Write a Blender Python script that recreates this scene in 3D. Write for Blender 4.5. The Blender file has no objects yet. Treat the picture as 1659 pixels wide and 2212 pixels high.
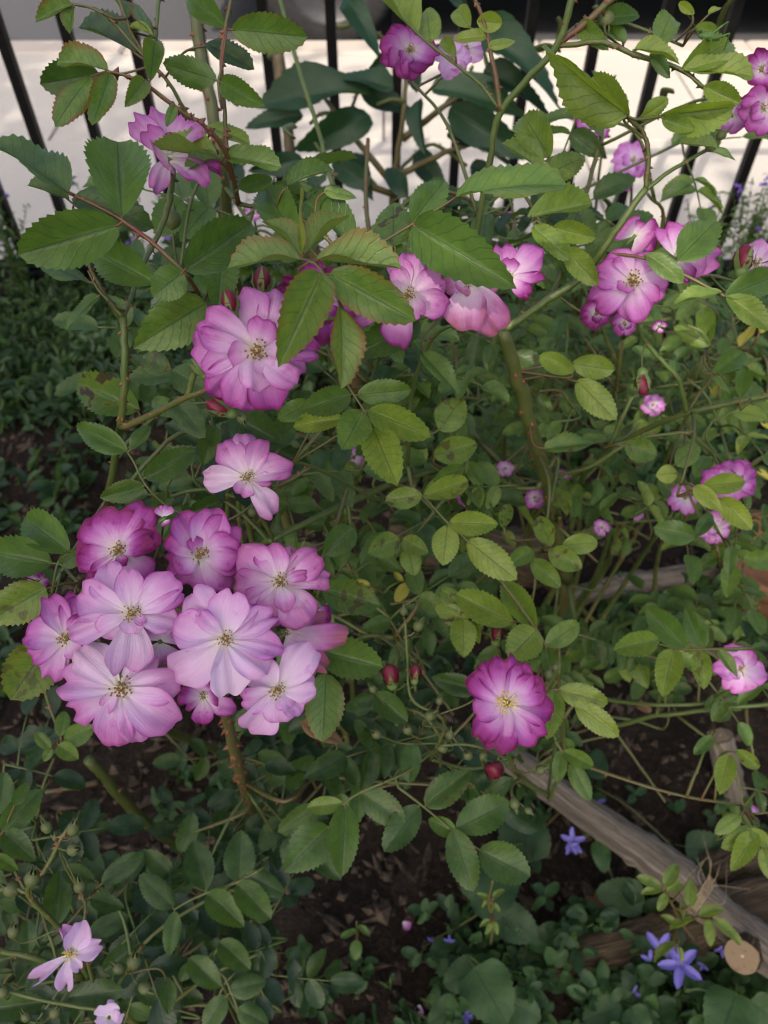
import bpy, math, random
import numpy as np
from mathutils import Vector, Matrix

rng = np.random.default_rng(11)
random.seed(11)
R = math.radians
sc = bpy.context.scene
col = sc.collection

# ------------------------------------------------------------------ camera, world, sun, exposure
CAM = np.array([0.0, 0.0, 1.25])
PITCH = R(50)
FWD = np.array([0, math.cos(PITCH), -math.sin(PITCH)])
UPV = np.array([0, math.sin(PITCH), math.cos(PITCH)])
RGT = np.array([1.0, 0, 0])
F = 1660.0
cam = bpy.data.cameras.new('camera')
cam.sensor_fit = 'HORIZONTAL'; cam.sensor_width = 36.0; cam.lens = 36.0 * F / 1659.0
cam.clip_start = 0.02; cam.clip_end = 200
cam.dof.use_dof = True; cam.dof.focus_distance = 0.41; cam.dof.aperture_fstop = 15.0
camo = bpy.data.objects.new('camera', cam); col.objects.link(camo)
camo.location = CAM; camo.rotation_euler = (math.pi / 2 - PITCH, 0, 0)
sc.camera = camo

SUN_EL, SUN_AZ = 50.0, 205.0          # azimuth clockwise from +Y: sun stands behind the camera, a little to its left
sd = np.array([math.sin(R(SUN_AZ)) * math.cos(R(SUN_EL)), math.cos(R(SUN_AZ)) * math.cos(R(SUN_EL)), math.sin(R(SUN_EL))])
world = bpy.data.worlds.new('World'); sc.world = world; world.use_nodes = True
wn = world.node_tree.nodes; wl = world.node_tree.links
sky = wn.new('ShaderNodeTexSky'); sky.sky_type = 'NISHITA'; sky.sun_disc = False
sky.sun_elevation = R(SUN_EL); sky.sun_rotation = R(SUN_AZ); sky.dust_density = 6.5; sky.air_density = 1.0; sky.ozone_density = 0.0
wl.new(sky.outputs[0], wn['Background'].inputs[0]); wn['Background'].inputs[1].default_value = 0.15
sl = bpy.data.lights.new('sun', 'SUN'); sl.energy = 2.6; sl.angle = R(0.53); sl.color = (1.0, 0.90, 0.76)
slo = bpy.data.objects.new('sun', sl); col.objects.link(slo)
slo.rotation_euler = Vector(-sd).to_track_quat('-Z', 'Y').to_euler(); slo.location = (-3, -5, 8)
vs = sc.view_settings
vs.view_transform = 'Standard'; vs.look = 'None'; vs.gamma = 1.0; vs.exposure = 0.98; vs.use_curve_mapping = False
sc.cycles.use_denoising = True; sc.cycles.filter_width = 1.2
sc.cycles.max_bounces = 6; sc.cycles.diffuse_bounces = 4; sc.cycles.glossy_bounces = 3; sc.cycles.transmission_bounces = 4
sc.cycles.sample_clamp_indirect = 6.0

# ------------------------------------------------------------------ geometry helpers
def P(x, y, d):
    """point seen at (x, y) of the 1659 x 2212 picture, d metres deep"""
    return CAM + d * (FWD + RGT * ((x - 829.5) / F) + UPV * ((1106 - y) / F))
def nrm(v):
    v = np.asarray(v, float); return v / (np.linalg.norm(v) + 1e-12)
def mesh(name, V, Fc, uv=None, mats=(), smooth=True, tint=None, midx=None):
    me = bpy.data.meshes.new(name)
    V = np.asarray(V, dtype=np.float32)
    if isinstance(Fc, np.ndarray) and Fc.ndim == 2:
        n, k = Fc.shape
        me.vertices.add(len(V)); me.vertices.foreach_set('co', V.ravel())
        me.loops.add(n * k); me.loops.foreach_set('vertex_index', Fc.astype(np.int32).ravel())
        me.polygons.add(n); me.polygons.foreach_set('loop_start', np.arange(0, n * k, k, dtype=np.int32))
        me.update(calc_edges=True)
    else:
        me.from_pydata([tuple(map(float, v)) for v in V], [], [tuple(int(i) for i in f) for f in Fc]); me.update()
    if uv is not None:
        l = me.uv_layers.new(name='UVMap')
        li = np.empty(len(me.loops), dtype=np.int32); me.loops.foreach_get('vertex_index', li)
        l.data.foreach_set('uv', np.asarray(uv, dtype=np.float32)[li].ravel())
    if tint is not None:
        a = me.attributes.new('tint', 'FLOAT_COLOR', 'POINT')
        a.data.foreach_set('color', np.asarray(tint, dtype=np.float32).ravel())
    for m in mats: me.materials.append(m)
    if midx is not None: me.polygons.foreach_set('material_index', np.asarray(midx, dtype=np.int32))
    me.polygons.foreach_set('use_smooth', [smooth] * len(me.polygons))
    return me
def obj(name, me, parent=None, M=None, color=None):
    o = bpy.data.objects.new(name, me); col.objects.link(o)
    if parent is not None: o.parent = parent
    if M is not None: o.matrix_local = M
    if color is not None: o.color = color
    return o
def tag(o, label, cat, group=None, kind=None):
    o['label'] = label
    if cat: o['category'] = cat
    if group: o['group'] = group
    if kind: o['kind'] = kind
    return o
def struct(o):
    o['kind'] = 'structure'; return o
def thing(name, label, cat, loc=(0, 0, 0), group=None):
    o = bpy.data.objects.new(name, None); col.objects.link(o); o.empty_display_size = 0.05
    o.location = loc
    return tag(o, label, cat, group)
class MB:
    def __init__(s): s.V = []; s.F = []; s.U = []; s.T = []; s.M = []; s.n = 0
    def add(s, V, Fc, U=None, T=None, m=0):
        V = np.asarray(V, float); s.V.append(V)
        s.F += [tuple(i + s.n for i in f) for f in Fc]; s.M += [m] * len(Fc)
        s.U.append(np.asarray(U, float) if U is not None else np.zeros((len(V), 2)))
        s.T.append(np.tile(np.asarray(T if T is not None else (0.5, 0, 0, 0), float), (len(V), 1)))
        s.n += len(V)
    def box(s, c, h, m=0, rot=None):
        c = np.asarray(c, float); V = np.array([[x, y, z] for x in (-1, 1) for y in (-1, 1) for z in (-1, 1)], float) * np.asarray(h)
        if rot is not None: V = V @ np.array(rot).T
        s.add(V + c, [(0, 1, 3, 2), (4, 6, 7, 5), (0, 4, 5, 1), (2, 3, 7, 6), (0, 2, 6, 4), (1, 5, 7, 3)], m=m)
    def mesh(s, name, mats, smooth=True):
        return mesh(name, np.vstack(s.V), s.F, np.vstack(s.U), mats, smooth, np.vstack(s.T), s.M)
def spline(pts, per=6):
    pts = np.asarray(pts, float)
    if len(pts) < 3: return np.array([pts[0] + (pts[-1] - pts[0]) * t for t in np.linspace(0, 1, per + 1)])
    Q = np.vstack([2 * pts[0] - pts[1], pts, 2 * pts[-1] - pts[-2]]); out = []
    for i in range(1, len(Q) - 2):
        for t in np.linspace(0, 1, per, endpoint=False):
            a, b, c, d = Q[i - 1], Q[i], Q[i + 1], Q[i + 2]
            out.append(0.5 * (2 * b + (c - a) * t + (2 * a - 5 * b + 4 * c - d) * t * t + (3 * b - 3 * c + d - a) * t ** 3))
    out.append(Q[-2]); return np.array(out)
def tube(pts, rad, sides=7, cap=True):
    pts = np.asarray(pts, float); n = len(pts)
    rad = np.interp(np.linspace(0, 1, n), np.linspace(0, 1, len(np.atleast_1d(rad))), np.atleast_1d(rad))
    T = np.gradient(pts, axis=0); T /= np.linalg.norm(T, axis=1)[:, None] + 1e-12
    a = np.cross(T[0], [0.3, 0.2, 1.0]); a = nrm(a); V = []; U = []; L = 0
    for i in range(n):
        a = nrm(a - T[i] * a.dot(T[i])); b = np.cross(T[i], a)
        if i: L += np.linalg.norm(pts[i] - pts[i - 1])
        for k in range(sides):
            th = 2 * math.pi * k / sides
            V.append(pts[i] + rad[i] * (math.cos(th) * a + math.sin(th) * b)); U.append((k / sides, L))
    Fc = [(i * sides + k, i * sides + (k + 1) % sides, (i + 1) * sides + (k + 1) % sides, (i + 1) * sides + k) for i in range(n - 1) for k in range(sides)]
    if cap:
        Fc.append(tuple(range(sides))[::-1]); Fc.append(tuple((n - 1) * sides + k for k in range(sides)))
    return np.array(V), Fc, np.array(U)
def frame(base, tip, normal, width, zscale=None):
    """matrix with +Y from base to tip (its length), +Z near normal, +X of the given width"""
    ax = np.asarray(tip) - np.asarray(base); L = np.linalg.norm(ax); y = ax / (L + 1e-12)
    z = np.asarray(normal, float) - y * np.dot(normal, y); z = nrm(z); x = np.cross(y, z)
    zs = L if zscale is None else zscale
    M = np.eye(4); M[:3, 0] = x * width; M[:3, 1] = y * L; M[:3, 2] = z * zs; M[:3, 3] = base
    return M
def rotax(v, ax, a):
    ax = nrm(ax); return v * math.cos(a) + np.cross(ax, v) * math.sin(a) + ax * np.dot(ax, v) * (1 - math.cos(a))

# ------------------------------------------------------------------ materials
def newmat(name):
    m = bpy.data.materials.new(name); m.use_nodes = True
    nt = m.node_tree; nt.nodes.clear(); return m, nt
class N:
    """tiny node-graph helper"""
    def __init__(s, nt): s.nt = nt
    def n(s, t, **kw):
        x = s.nt.nodes.new(t)
        for k, v in kw.items(): setattr(x, k, v)
        return x
    def set(s, node, key, v):
        if isinstance(v, bpy.types.NodeSocket): s.nt.links.new(v, node.inputs[key])
        elif v is not None: node.inputs[key].default_value = v
    def math(s, op, a, b=None, c=None, clamp=False):
        x = s.n('ShaderNodeMath', operation=op, use_clamp=clamp)
        for i, v in enumerate((a, b, c)):
            if v is not None: s.set(x, i, v)
        return x.outputs[0]
    def mix(s, f, a, b, blend='MIX'):
        x = s.n('ShaderNodeMix', data_type='RGBA', blend_type=blend)
        s.set(x, 0, f); s.set(x, 6, a if isinstance(a, bpy.types.NodeSocket) else (*a, 1)); s.set(x, 7, b if isinstance(b, bpy.types.NodeSocket) else (*b, 1))
        return x.outputs[2]
    def noise(s, vec, scale, detail=3, rough=0.55, w=None):
        x = s.n('ShaderNodeTexNoise', noise_dimensions='4D' if w is not None else '3D')
        if vec is not None: s.set(x, 'Vector', vec)
        if w is not None: s.set(x, 'W', w)
        s.set(x, 'Scale', scale); s.set(x, 'Detail', detail); s.set(x, 'Roughness', rough)
        return x.outputs[0]
    def step(s, v, lo, hi):
        x = s.n('ShaderNodeMapRange', interpolation_type='SMOOTHSTEP'); s.set(x, 0, v); s.set(x, 1, lo); s.set(x, 2, hi)
        return x.outputs[0]
    def ramp(s, f, stops):
        x = s.n('ShaderNodeValToRGB'); s.set(x, 0, f); e = x.color_ramp.elements
        while len(e) < len(stops): e.new(0.5)
        for i, (p, c) in enumerate(stops): e[i].position = p; e[i].color = (*c, 1)
        return x.outputs[0]
    def bump(s, h, strength, dist=0.002):
        x = s.n('ShaderNodeBump'); s.set(x, 'Height', h); s.set(x, 'Strength', strength); s.set(x, 'Distance', dist)
        return x.outputs[0]
    def bsdf(s, base, rough, normal=None, spec=0.5, **kw):
        x = s.n('ShaderNodeBsdfPrincipled')
        s.set(x, 'Base Color', base if isinstance(base, bpy.types.NodeSocket) else (*base, 1)); s.set(x, 'Roughness', rough)
        s.set(x, 'Specular IOR Level', spec)
        if normal is not None: s.set(x, 'Normal', normal)
        for k, v in kw.items(): s.set(x, k, v)
        return x.outputs[0]
    def out(s, sh): s.nt.links.new(sh, s.n('ShaderNodeOutputMaterial').inputs[0])
    def tint(s, attr):
        if attr:
            a = s.n('ShaderNodeAttribute', attribute_name='tint'); c, al = a.outputs['Color'], a.outputs['Alpha']
        else:
            a = s.n('ShaderNodeObjectInfo'); c, al = a.outputs['Color'], a.outputs['Alpha']
        x = s.n('ShaderNodeSeparateColor'); s.set(x, 0, c)
        return x.outputs[0], x.outputs[1], x.outputs[2], al
    def uv(s):
        c = s.n('ShaderNodeUVMap'); x = s.n('ShaderNodeSeparateXYZ'); s.set(x, 0, c.outputs[0]); return c.outputs[0], x.outputs[0], x.outputs[1]
    def vec(s, x, y, z=0.0):
        c = s.n('ShaderNodeCombineXYZ'); s.set(c, 0, x); s.set(c, 1, y); s.set(c, 2, z); return c.outputs[0]

def leaf_material(name, attr, dark, mid, light, rough=0.27, veins=8.0, spec=0.48):
    # tint: R tone (dark .. light), G red/yellow margin, B seed, A black-spot disease
    m, nt = newmat(name); g = N(nt)
    tone, edge, seed, spot = g.tint(attr); uvv, u, v = g.uv()
    au = g.math('ABSOLUTE', g.math('SUBTRACT', g.math('MULTIPLY', u, 2.0), 1.0))
    sd_ = g.math('MULTIPLY', seed, 37.0)
    p = g.vec(u, g.math('MULTIPLY', v, 1.8), sd_)
    n1 = g.noise(p, 3.0, 4); n2 = g.noise(p, 14.0, 3)
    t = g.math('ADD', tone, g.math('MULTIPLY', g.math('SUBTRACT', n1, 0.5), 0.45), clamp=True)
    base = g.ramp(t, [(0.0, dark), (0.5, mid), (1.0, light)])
    base = g.mix(g.math('MULTIPLY', g.math('SUBTRACT', n2, 0.40), 0.5, clamp=True), base, dark, 'MIX')
    # veins
    mid_v = g.math('SUBTRACT', 1.0, g.step(au, 0.012, 0.06))
    ph = g.math('SUBTRACT', g.math('MULTIPLY', v, veins), g.math('MULTIPLY', g.math('POWER', au, 0.8), 2.2))
    ph = g.math('ADD', g.math('ADD', ph, g.math('MULTIPLY', g.math('GREATER_THAN', u, 0.5), 0.4)), g.math('MULTIPLY', g.math('SUBTRACT', n1, 0.5), 1.1))
    tri = g.math('ABSOLUTE', g.math('SUBTRACT', g.math('FRACT', ph), 0.5))
    lat = g.math('SUBTRACT', 1.0, g.step(tri, 0.0, 0.10))
    lat = g.math('MULTIPLY', lat, 0.58)
    vein = g.math('MAXIMUM', mid_v, lat)
    base = g.mix(g.math('MULTIPLY', vein, 0.55), base, dark)
    # margin: reddish on young leaves
    em = g.math('MULTIPLY', g.step(g.math('ADD', au, g.math('MULTIPLY', g.math('SUBTRACT', n1, 0.5), 0.7)), 0.55, 1.05), edge, clamp=True)
    base = g.mix(g.math('MULTIPLY', em, 0.85), base, (0.17, 0.055, 0.012))
    # black spot with yellowed surround
    ns = g.noise(g.vec(u, g.math('MULTIPLY', v, 1.7), g.math('ADD', sd_, 5.0)), 2.6, 2, 0.5)
    sp = g.math('MULTIPLY', g.step(ns, 0.56, 0.64), spot, clamp=True)
    ye = g.math('MULTIPLY', g.step(ns, 0.46, 0.60), spot, clamp=True)
    base = g.mix(g.math('MULTIPLY', ye, 0.45), base, (0.20, 0.21, 0.03))
    base = g.mix(g.math('MULTIPLY', sp, 0.9), base, g.mix(n2, (0.016, 0.012, 0.012), (0.075, 0.05, 0.04)))
    bf = g.n('ShaderNodeNewGeometry').outputs['Backfacing']
    under = g.mix(0.4, base, (0.10, 0.16, 0.06))
    colr = g.mix(bf, base, under)
    h = g.math('ADD', g.math('MULTIPLY', g.math('SUBTRACT', 1.0, lat), 0.9), g.math('MULTIPLY', n2, 0.7))
    h = g.math('SUBTRACT', h, g.math('MULTIPLY', mid_v, 0.9))
    nb = g.bump(h, 0.34, 0.0010)
    rg = g.math('ADD', rough, g.math('MULTIPLY', n2, 0.16))
    rg = g.math('ADD', rg, g.math('MULTIPLY', bf, 0.25))
    sh = g.bsdf(colr, rg, nb, spec=spec)
    tr = g.n('ShaderNodeBsdfTranslucent'); g.set(tr, 0, g.mix(1.0, colr, (2.0, 1.85, 0.5), 'MULTIPLY'))
    ms = g.n('ShaderNodeMixShader'); g.set(ms, 0, 0.36); nt.links.new(sh, ms.inputs[1]); nt.links.new(tr.outputs[0], ms.inputs[2])
    g.out(ms.outputs[0]); return m
ROSE = ((0.017, 0.046, 0.017), (0.098, 0.180, 0.034), (0.30, 0.375, 0.058))
leaf_o = leaf_material('rose_leaf', False, *ROSE)
leaf_a = leaf_material('rose_leaf_mass', True, *ROSE, spec=0.36)
SHR = ((0.010, 0.034, 0.018), (0.028, 0.080, 0.034), (0.09, 0.17, 0.04))
shrub_m = leaf_material('broad_leaf', False, *SHR, rough=0.42, veins=7.0)
CMP = ((0.013, 0.040, 0.015), (0.050, 0.115, 0.032), (0.14, 0.24, 0.060))
yellow_m = leaf_material('yellowed_and_sunlit_leaf', False, (0.16, 0.17, 0.03), (0.42, 0.38, 0.05), (0.60, 0.52, 0.10))  # yellowed leaflets, and sunlight painted as colour on those at the right edge
camp_o = leaf_material('bellflower_leaf', False, *CMP, rough=0.5, veins=6.0)
camp_a = leaf_material('low_leaf_mass', True, *CMP, rough=0.5, veins=6.0)
tree_m = leaf_material('tree_leaf', True, *CMP, rough=0.5, veins=6.0)

def petal_material():
    # object colour: R pink strength, G purple shift, B seed, A fade
    m, nt = newmat('rose_petal'); g = N(nt)
    mag, pur, seed, fade = g.tint(False); uvv, u, v = g.uv()
    au = g.math('ABSOLUTE', g.math('SUBTRACT', g.math('MULTIPLY', u, 2.0), 1.0))
    oi = g.n('ShaderNodeObjectInfo').outputs['Random']
    sd_ = g.math('MULTIPLY', oi, 50.0)
    streak = g.noise(g.vec(g.math('MULTIPLY', u, 16.0), g.math('MULTIPLY', v, 1.3), sd_), 1.6, 4, 0.6)
    blot = g.noise(g.vec(u, v, sd_), 2.2, 4, 0.6)
    fine = g.noise(g.vec(g.math('MULTIPLY', u, 40.0), g.math('MULTIPLY', v, 3.0), sd_), 2.0, 2, 0.5)
    grad = g.step(g.math('ADD', v, g.math('MULTIPLY', g.math('SUBTRACT', blot, 0.5), 0.30)), 0.10, 1.02)
    e = g.math('POWER', au, 3.0)
    t = g.math('MULTIPLY', mag, g.math('ADD', 0.10, g.math('MULTIPLY', grad, 0.95)))
    t = g.math('ADD', t, g.math('MULTIPLY', g.math('MULTIPLY', e, mag), 0.22))
    rim = g.step(v, 0.90, 1.0)
    t = g.math('ADD', t, g.math('MULTIPLY', g.math('MULTIPLY', g.math('MAXIMUM', rim, g.math('MULTIPLY', g.step(au, 0.86, 1.0), g.step(v, 0.4, 0.7))), g.math('ADD', mag, 0.15)), 0.30))
    t = g.math('ADD', t, g.math('MULTIPLY', g.math('SUBTRACT', streak, 0.5), g.math('ADD', 0.10, g.math('MULTIPLY', mag, 0.16))))
    blo2 = g.step(blot, 0.58, 0.72)
    t = g.math('ADD', t, g.math('MULTIPLY', g.math('MULTIPLY', blo2, grad), 0.20), clamp=True)
    c = g.ramp(t, [(0.0, (0.82, 0.70, 0.79)), (0.22, (0.73, 0.48, 0.68)), (0.45, (0.59, 0.23, 0.53)), (0.72, (0.40, 0.058, 0.33)), (1.0, (0.19, 0.005, 0.10))])
    cp = g.mix(1.0, c, (0.90, 0.80, 1.10), 'MULTIPLY')
    c = g.mix(pur, c, cp)
    c = g.mix(g.math('MULTIPLY', fade, g.step(g.math('ADD', v, blot), 0.9, 1.6)), c, (0.42, 0.16, 0.17))
    w = g.math('SUBTRACT', 1.0, g.step(v, 0.02, 0.32))
    c = g.mix(g.math('MULTIPLY', w, 0.85), c, (0.86, 0.82, 0.74))
    nb = g.bump(g.math('ADD', streak, g.math('MULTIPLY', fine, 0.5)), 0.45, 0.0016)
    sh = g.bsdf(c, 0.55, nb, spec=0.25)
    tr = g.n('ShaderNodeBsdfTranslucent'); g.set(tr, 0, c)
    ms = g.n('ShaderNodeMixShader'); g.set(ms, 0, 0.33); nt.links.new(sh, ms.inputs[1]); nt.links.new(tr.outputs[0], ms.inputs[2])
    g.out(ms.outputs[0]); return m
petal_m = petal_material()

def simple(name, c1, c2, scale=20, rough=0.6, bump=0.3, dist=0.002, stretch=None, spec=0.4, detail=4, metallic=0.0):
    m, nt = newmat(name); g = N(nt)
    tc = g.n('ShaderNodeTexCoord').outputs['Object']
    if stretch is not None:
        mp = g.n('ShaderNodeMapping'); g.set(mp, 'Vector', tc); mp.inputs['Scale'].default_value = stretch; tc = mp.outputs[0]
    n = g.noise(tc, scale, detail, 0.6)
    b = g.bump(n, bump, dist) if bump else None
    g.out(g.bsdf(g.mix(g.step(n, 0.3, 0.7), c1, c2), rough, b, spec=spec, Metallic=metallic)); return m
def stem_material():
    # object colour: R redness, G woody, B seed
    m, nt = newmat('rose_stem'); g = N(nt)
    red, wood, seed, _ = g.tint(False); uvv, u, v = g.uv()
    tc = g.n('ShaderNodeTexCoord').outputs['Object']
    n = g.noise(tc, 60.0, 4); n2 = g.noise(tc, 420.0, 3)
    c = g.mix(n, (0.040, 0.075, 0.014), (0.105, 0.155, 0.035))
    c = g.mix(g.math('MULTIPLY', red, g.step(n, 0.15, 0.75), clamp=True), c, (0.125, 0.022, 0.020))
    c = g.mix(wood, c, g.mix(n, (0.06, 0.040, 0.020), (0.15, 0.10, 0.045)))
    g.out(g.bsdf(c, 0.45, g.bump(n2, 0.25, 0.0006), spec=0.45)); return m
stem_m = stem_material()
thorn_m = simple('thorn', (0.16, 0.05, 0.03), (0.22, 0.10, 0.05), 200, 0.5, 0)
sepal_m = simple('sepal', (0.07, 0.13, 0.03), (0.14, 0.20, 0.06), 300, 0.55, 0.2, 0.0006)
hip_m = simple('hip_skin', (0.05, 0.09, 0.022), (0.12, 0.115, 0.045), 120, 0.5, 0.2, 0.0006)
budred_m = simple('bud_petal', (0.085, 0.004, 0.016), (0.17, 0.012, 0.035), 150, 0.45, 0.2, 0.0005)
filament_m = simple('stamen_filament', (0.70, 0.58, 0.34), (0.78, 0.66, 0.40), 400, 0.6, 0)
anther_m = simple('stamen_anther', (0.05, 0.028, 0.012), (0.34, 0.18, 0.04), 900, 0.6, 0)
anthery_m = simple('stamen_anther_fresh', (0.60, 0.42, 0.06), (0.72, 0.55, 0.12), 900, 0.6, 0)
brown_m = simple('dry_leaf', (0.09, 0.045, 0.018), (0.20, 0.115, 0.05), 120, 0.7, 0.4, 0.001)
iron_m = simple('black_iron', (0.003, 0.003, 0.0035), (0.006, 0.006, 0.006), 60, 0.5, 0.15, 0.001, spec=0.18)
def soil_material():
    m, nt = newmat('soil'); g = N(nt)
    tc = g.n('ShaderNodeTexCoord').outputs['Object']
    n = g.noise(tc, 9, 6, 0.65); f = g.noise(tc, 90, 5, 0.7); k = g.noise(tc, 260, 3, 0.6)
    c = g.ramp(f, [(0.25, (0.006, 0.004, 0.003)), (0.55, (0.020, 0.014, 0.010)), (0.8, (0.06, 0.042, 0.03))])
    c = g.mix(g.step(n, 0.45, 0.75), c, g.mix(f, (0.012, 0.009, 0.006), (0.055, 0.042, 0.03)))
    h = g.math('ADD', f, g.math('MULTIPLY', k, 0.4))
    g.out(g.bsdf(c, 0.95, g.bump(h, 0.9, 0.012), spec=0.15)); return m
soil_m = soil_material()
def concrete(name, c1, c2):
    m, nt = newmat(name); g = N(nt)
    tc = g.n('ShaderNodeTexCoord').outputs['Object']
    n = g.noise(tc, 2.2, 5, 0.6); f = g.noise(tc, 160, 3, 0.6)
    c = g.mix(n, c1, c2); c = g.mix(g.math('MULTIPLY', g.step(f, 0.5, 0.75), 0.35), c, (0.16, 0.15, 0.13))
    g.out(g.bsdf(c, 0.9, g.bump(f, 0.4, 0.002), spec=0.2)); return m
slab_m = concrete('paving_stone', (0.36, 0.34, 0.31), (0.45, 0.42, 0.38))
kerb_m = concrete('kerb_stone', (0.33, 0.30, 0.27), (0.42, 0.38, 0.34))
joint_m = concrete('joint_sand', (0.16, 0.14, 0.12), (0.24, 0.21, 0.18))
road_m = simple('asphalt', (0.035, 0.036, 0.04), (0.07, 0.07, 0.075), 260, 0.9, 0.6, 0.003)
def wood_material(name, dark, mid, light, streaks=1.0, rough=0.85):
    m, nt = newmat(name); g = N(nt)
    uvv, u, v = g.uv()
    ang = g.math('MULTIPLY', u, 2 * math.pi)
    cx = g.math('MULTIPLY', g.math('COSINE', ang), 1.0); cy = g.math('SINE', ang)
    n1 = g.noise(g.vec(g.math('MULTIPLY', cx, 4.0), g.math('MULTIPLY', cy, 4.0), g.math('MULTIPLY', v, 7.0)), 1.5, 6, 0.7)
    n2 = g.noise(g.vec(g.math('MULTIPLY', cx, 14.0), g.math('MULTIPLY', cy, 14.0), g.math('MULTIPLY', v, 14.0)), 1.6, 5, 0.7)
    bl = g.noise(g.vec(cx, cy, g.math('MULTIPLY', v, 9.0)), 1.2, 3)
    t = g.math('ADD', g.math('MULTIPLY', n1, 0.5), g.math('MULTIPLY', n2, 0.5))
    c = g.ramp(t, [(0.38, dark), (0.5, mid), (0.60, light)])
    c = g.mix(g.math('MULTIPLY', g.step(bl, 0.5, 0.75), 0.35), c, (0.10, 0.085, 0.045))
    g.out(g.bsdf(c, rough, g.bump(t, 1.0, 0.008 * streaks), spec=0.2)); return m
log_m = wood_material('weathered_wood', (0.055, 0.046, 0.037), (0.17, 0.142, 0.115), (0.30, 0.26, 0.215))
bark_m = wood_material('old_bark', (0.022, 0.016, 0.010), (0.085, 0.060, 0.036), (0.185, 0.140, 0.09), 1.8)
def cut_material():
    m, nt = newmat('sawn_end'); g = N(nt)
    uvv, u, v = g.uv()
    r = g.math('SQRT', g.math('ADD', g.math('POWER', g.math('SUBTRACT', u, 0.5), 2.0), g.math('POWER', g.math('SUBTRACT', v, 0.47), 2.0)))
    n = g.noise(uvv, 5.0, 4)
    ring = g.math('SINE', g.math('ADD', g.math('MULTIPLY', r, 90.0), g.math('MULTIPLY', n, 5.0)))
    c = g.mix(g.math('ADD', 0.5, g.math('MULTIPLY', ring, 0.25)), (0.15, 0.105, 0.065), (0.25, 0.185, 0.12))
    c = g.mix(g.step(n, 0.55, 0.75), c, (0.10, 0.07, 0.045))
    c = g.mix(g.math('SUBTRACT', 1.0, g.step(r, 0.02, 0.06)), c, (0.40, 0.34, 0.26))
    g.out(g.bsdf(c, 0.85, g.bump(n, 0.3, 0.002), spec=0.2)); return m
cut_m = cut_material()
rope_m = simple('twine', (0.20, 0.155, 0.09), (0.34, 0.27, 0.17), 300, 0.9, 0.5, 0.001)
terra_m = simple('terracotta', (0.13, 0.058, 0.025), (0.20, 0.09, 0.04), 30, 0.85, 0.3, 0.002)
blue_m = simple('blue_petal', (0.09, 0.075, 0.30), (0.16, 0.14, 0.44), 120, 0.55, 0.1, 0.0005)
lav_m = simple('violet_petal', (0.07, 0.035, 0.24), (0.16, 0.09, 0.38), 200, 0.6, 0)
trunk_m = simple('trunk_bark', (0.05, 0.04, 0.03), (0.13, 0.10, 0.075), 9, 0.9, 0.8, 0.02, stretch=(1, 1, 0.3))
paint_m = simple('car_paint', (0.012, 0.013, 0.016), (0.014, 0.015, 0.018), 5, 0.22, 0, spec=0.6)
under_m = simple('car_underside', (0.008, 0.008, 0.008), (0.015, 0.015, 0.015), 20, 0.8, 0)
tyre_m = simple('tyre_rubber', (0.010, 0.010, 0.011), (0.018, 0.018, 0.019), 40, 0.75, 0.2, 0.003)
rimm_m = simple('wheel_cover', (0.02, 0.02, 0.022), (0.03, 0.03, 0.032), 20, 0.45, 0)
glass_m = simple('car_glass', (0.01, 0.012, 0.013), (0.012, 0.014, 0.015), 3, 0.06, 0, spec=0.6)
lamp_m = simple('lamp_lens', (0.5, 0.5, 0.5), (0.6, 0.6, 0.6), 30, 0.15, 0)
cricket_m = simple('insect_green', (0.045, 0.11, 0.015), (0.10, 0.18, 0.04), 600, 0.5, 0)

# ------------------------------------------------------------------ leaf and petal shapes
def leaf_geo(nl, nw, seed, fold=0.25, curl=0.16, side=0.0, wave=0.03, a=0.62, b=0.82, tooth=0.08, twist=0.0):
    r = np.random.default_rng(seed)
    vmax = a / (a + b); hm = vmax ** a * (1 - vmax) ** b
    V = []; U = []; p1, p2 = r.uniform(0, 6.28, 2)
    for i in range(nl + 1):
        v = i / nl; hw = 0.5 * (max(v, 0) ** a * max(1 - v, 0) ** b) / hm
        if i == 0: hw = 0.012
        if i == nl: hw = 0.004
        for j in range(-nw, nw + 1):
            u = j / nw; x = u * hw; y = v
            if abs(j) == nw and 0 < i < nl:
                if i % 2: x *= 1 - tooth * (0.8 + 0.5 * r.random()); y -= 0.006
                else: y += 0.45 / nl; x *= 1 + tooth * 0.25 * r.random()
            z = fold * abs(x) - curl * (v - 0.15) ** 2 - side * (u * hw * 2) ** 2 * 0.5
            z += wave * abs(u) ** 1.5 * math.sin(v * 9 + p1 + (2.2 if u > 0 else 0)) * min(1, hw * 3)
            z += 0.006 * math.cos(2 * math.pi * (v * 9.0 - 2.2 * abs(u) ** 0.8)) * abs(u) * (1 - abs(u)) * 3
            z += twist * x * (v - 0.3) * 2
            V.append((x, y, z)); U.append((u * 0.5 + 0.5, v))
    k = 2 * nw + 1
    Fc = np.array([(i * k + j, i * k + j + 1, (i + 1) * k + j + 1, (i + 1) * k + j) for i in range(nl) for j in range(2 * nw)])
    return np.array(V), Fc, np.array(U)
HERO = []
for s in range(10):
    r = np.random.default_rng(100 + s)
    HERO.append(leaf_geo(26, 5, s, fold=r.uniform(0.10, 0.50), curl=r.uniform(0.0, 0.20), side=r.uniform(-0.15, 0.3), wave=r.uniform(0.015, 0.05), a=r.uniform(0.52, 0.68), b=r.uniform(0.66, 0.92), twist=r.uniform(-0.25, 0.25)))
hero_me = [mesh('leaflet', *g_, [leaf_o]) for g_ in HERO]
LOW = [leaf_geo(16, 2, 50 + s, fold=0.15 + 0.06 * s, curl=0.08 + 0.05 * s, wave=0.03, a=0.55, b=0.62 + 0.04 * s, tooth=0.075) for s in range(5)]
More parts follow.
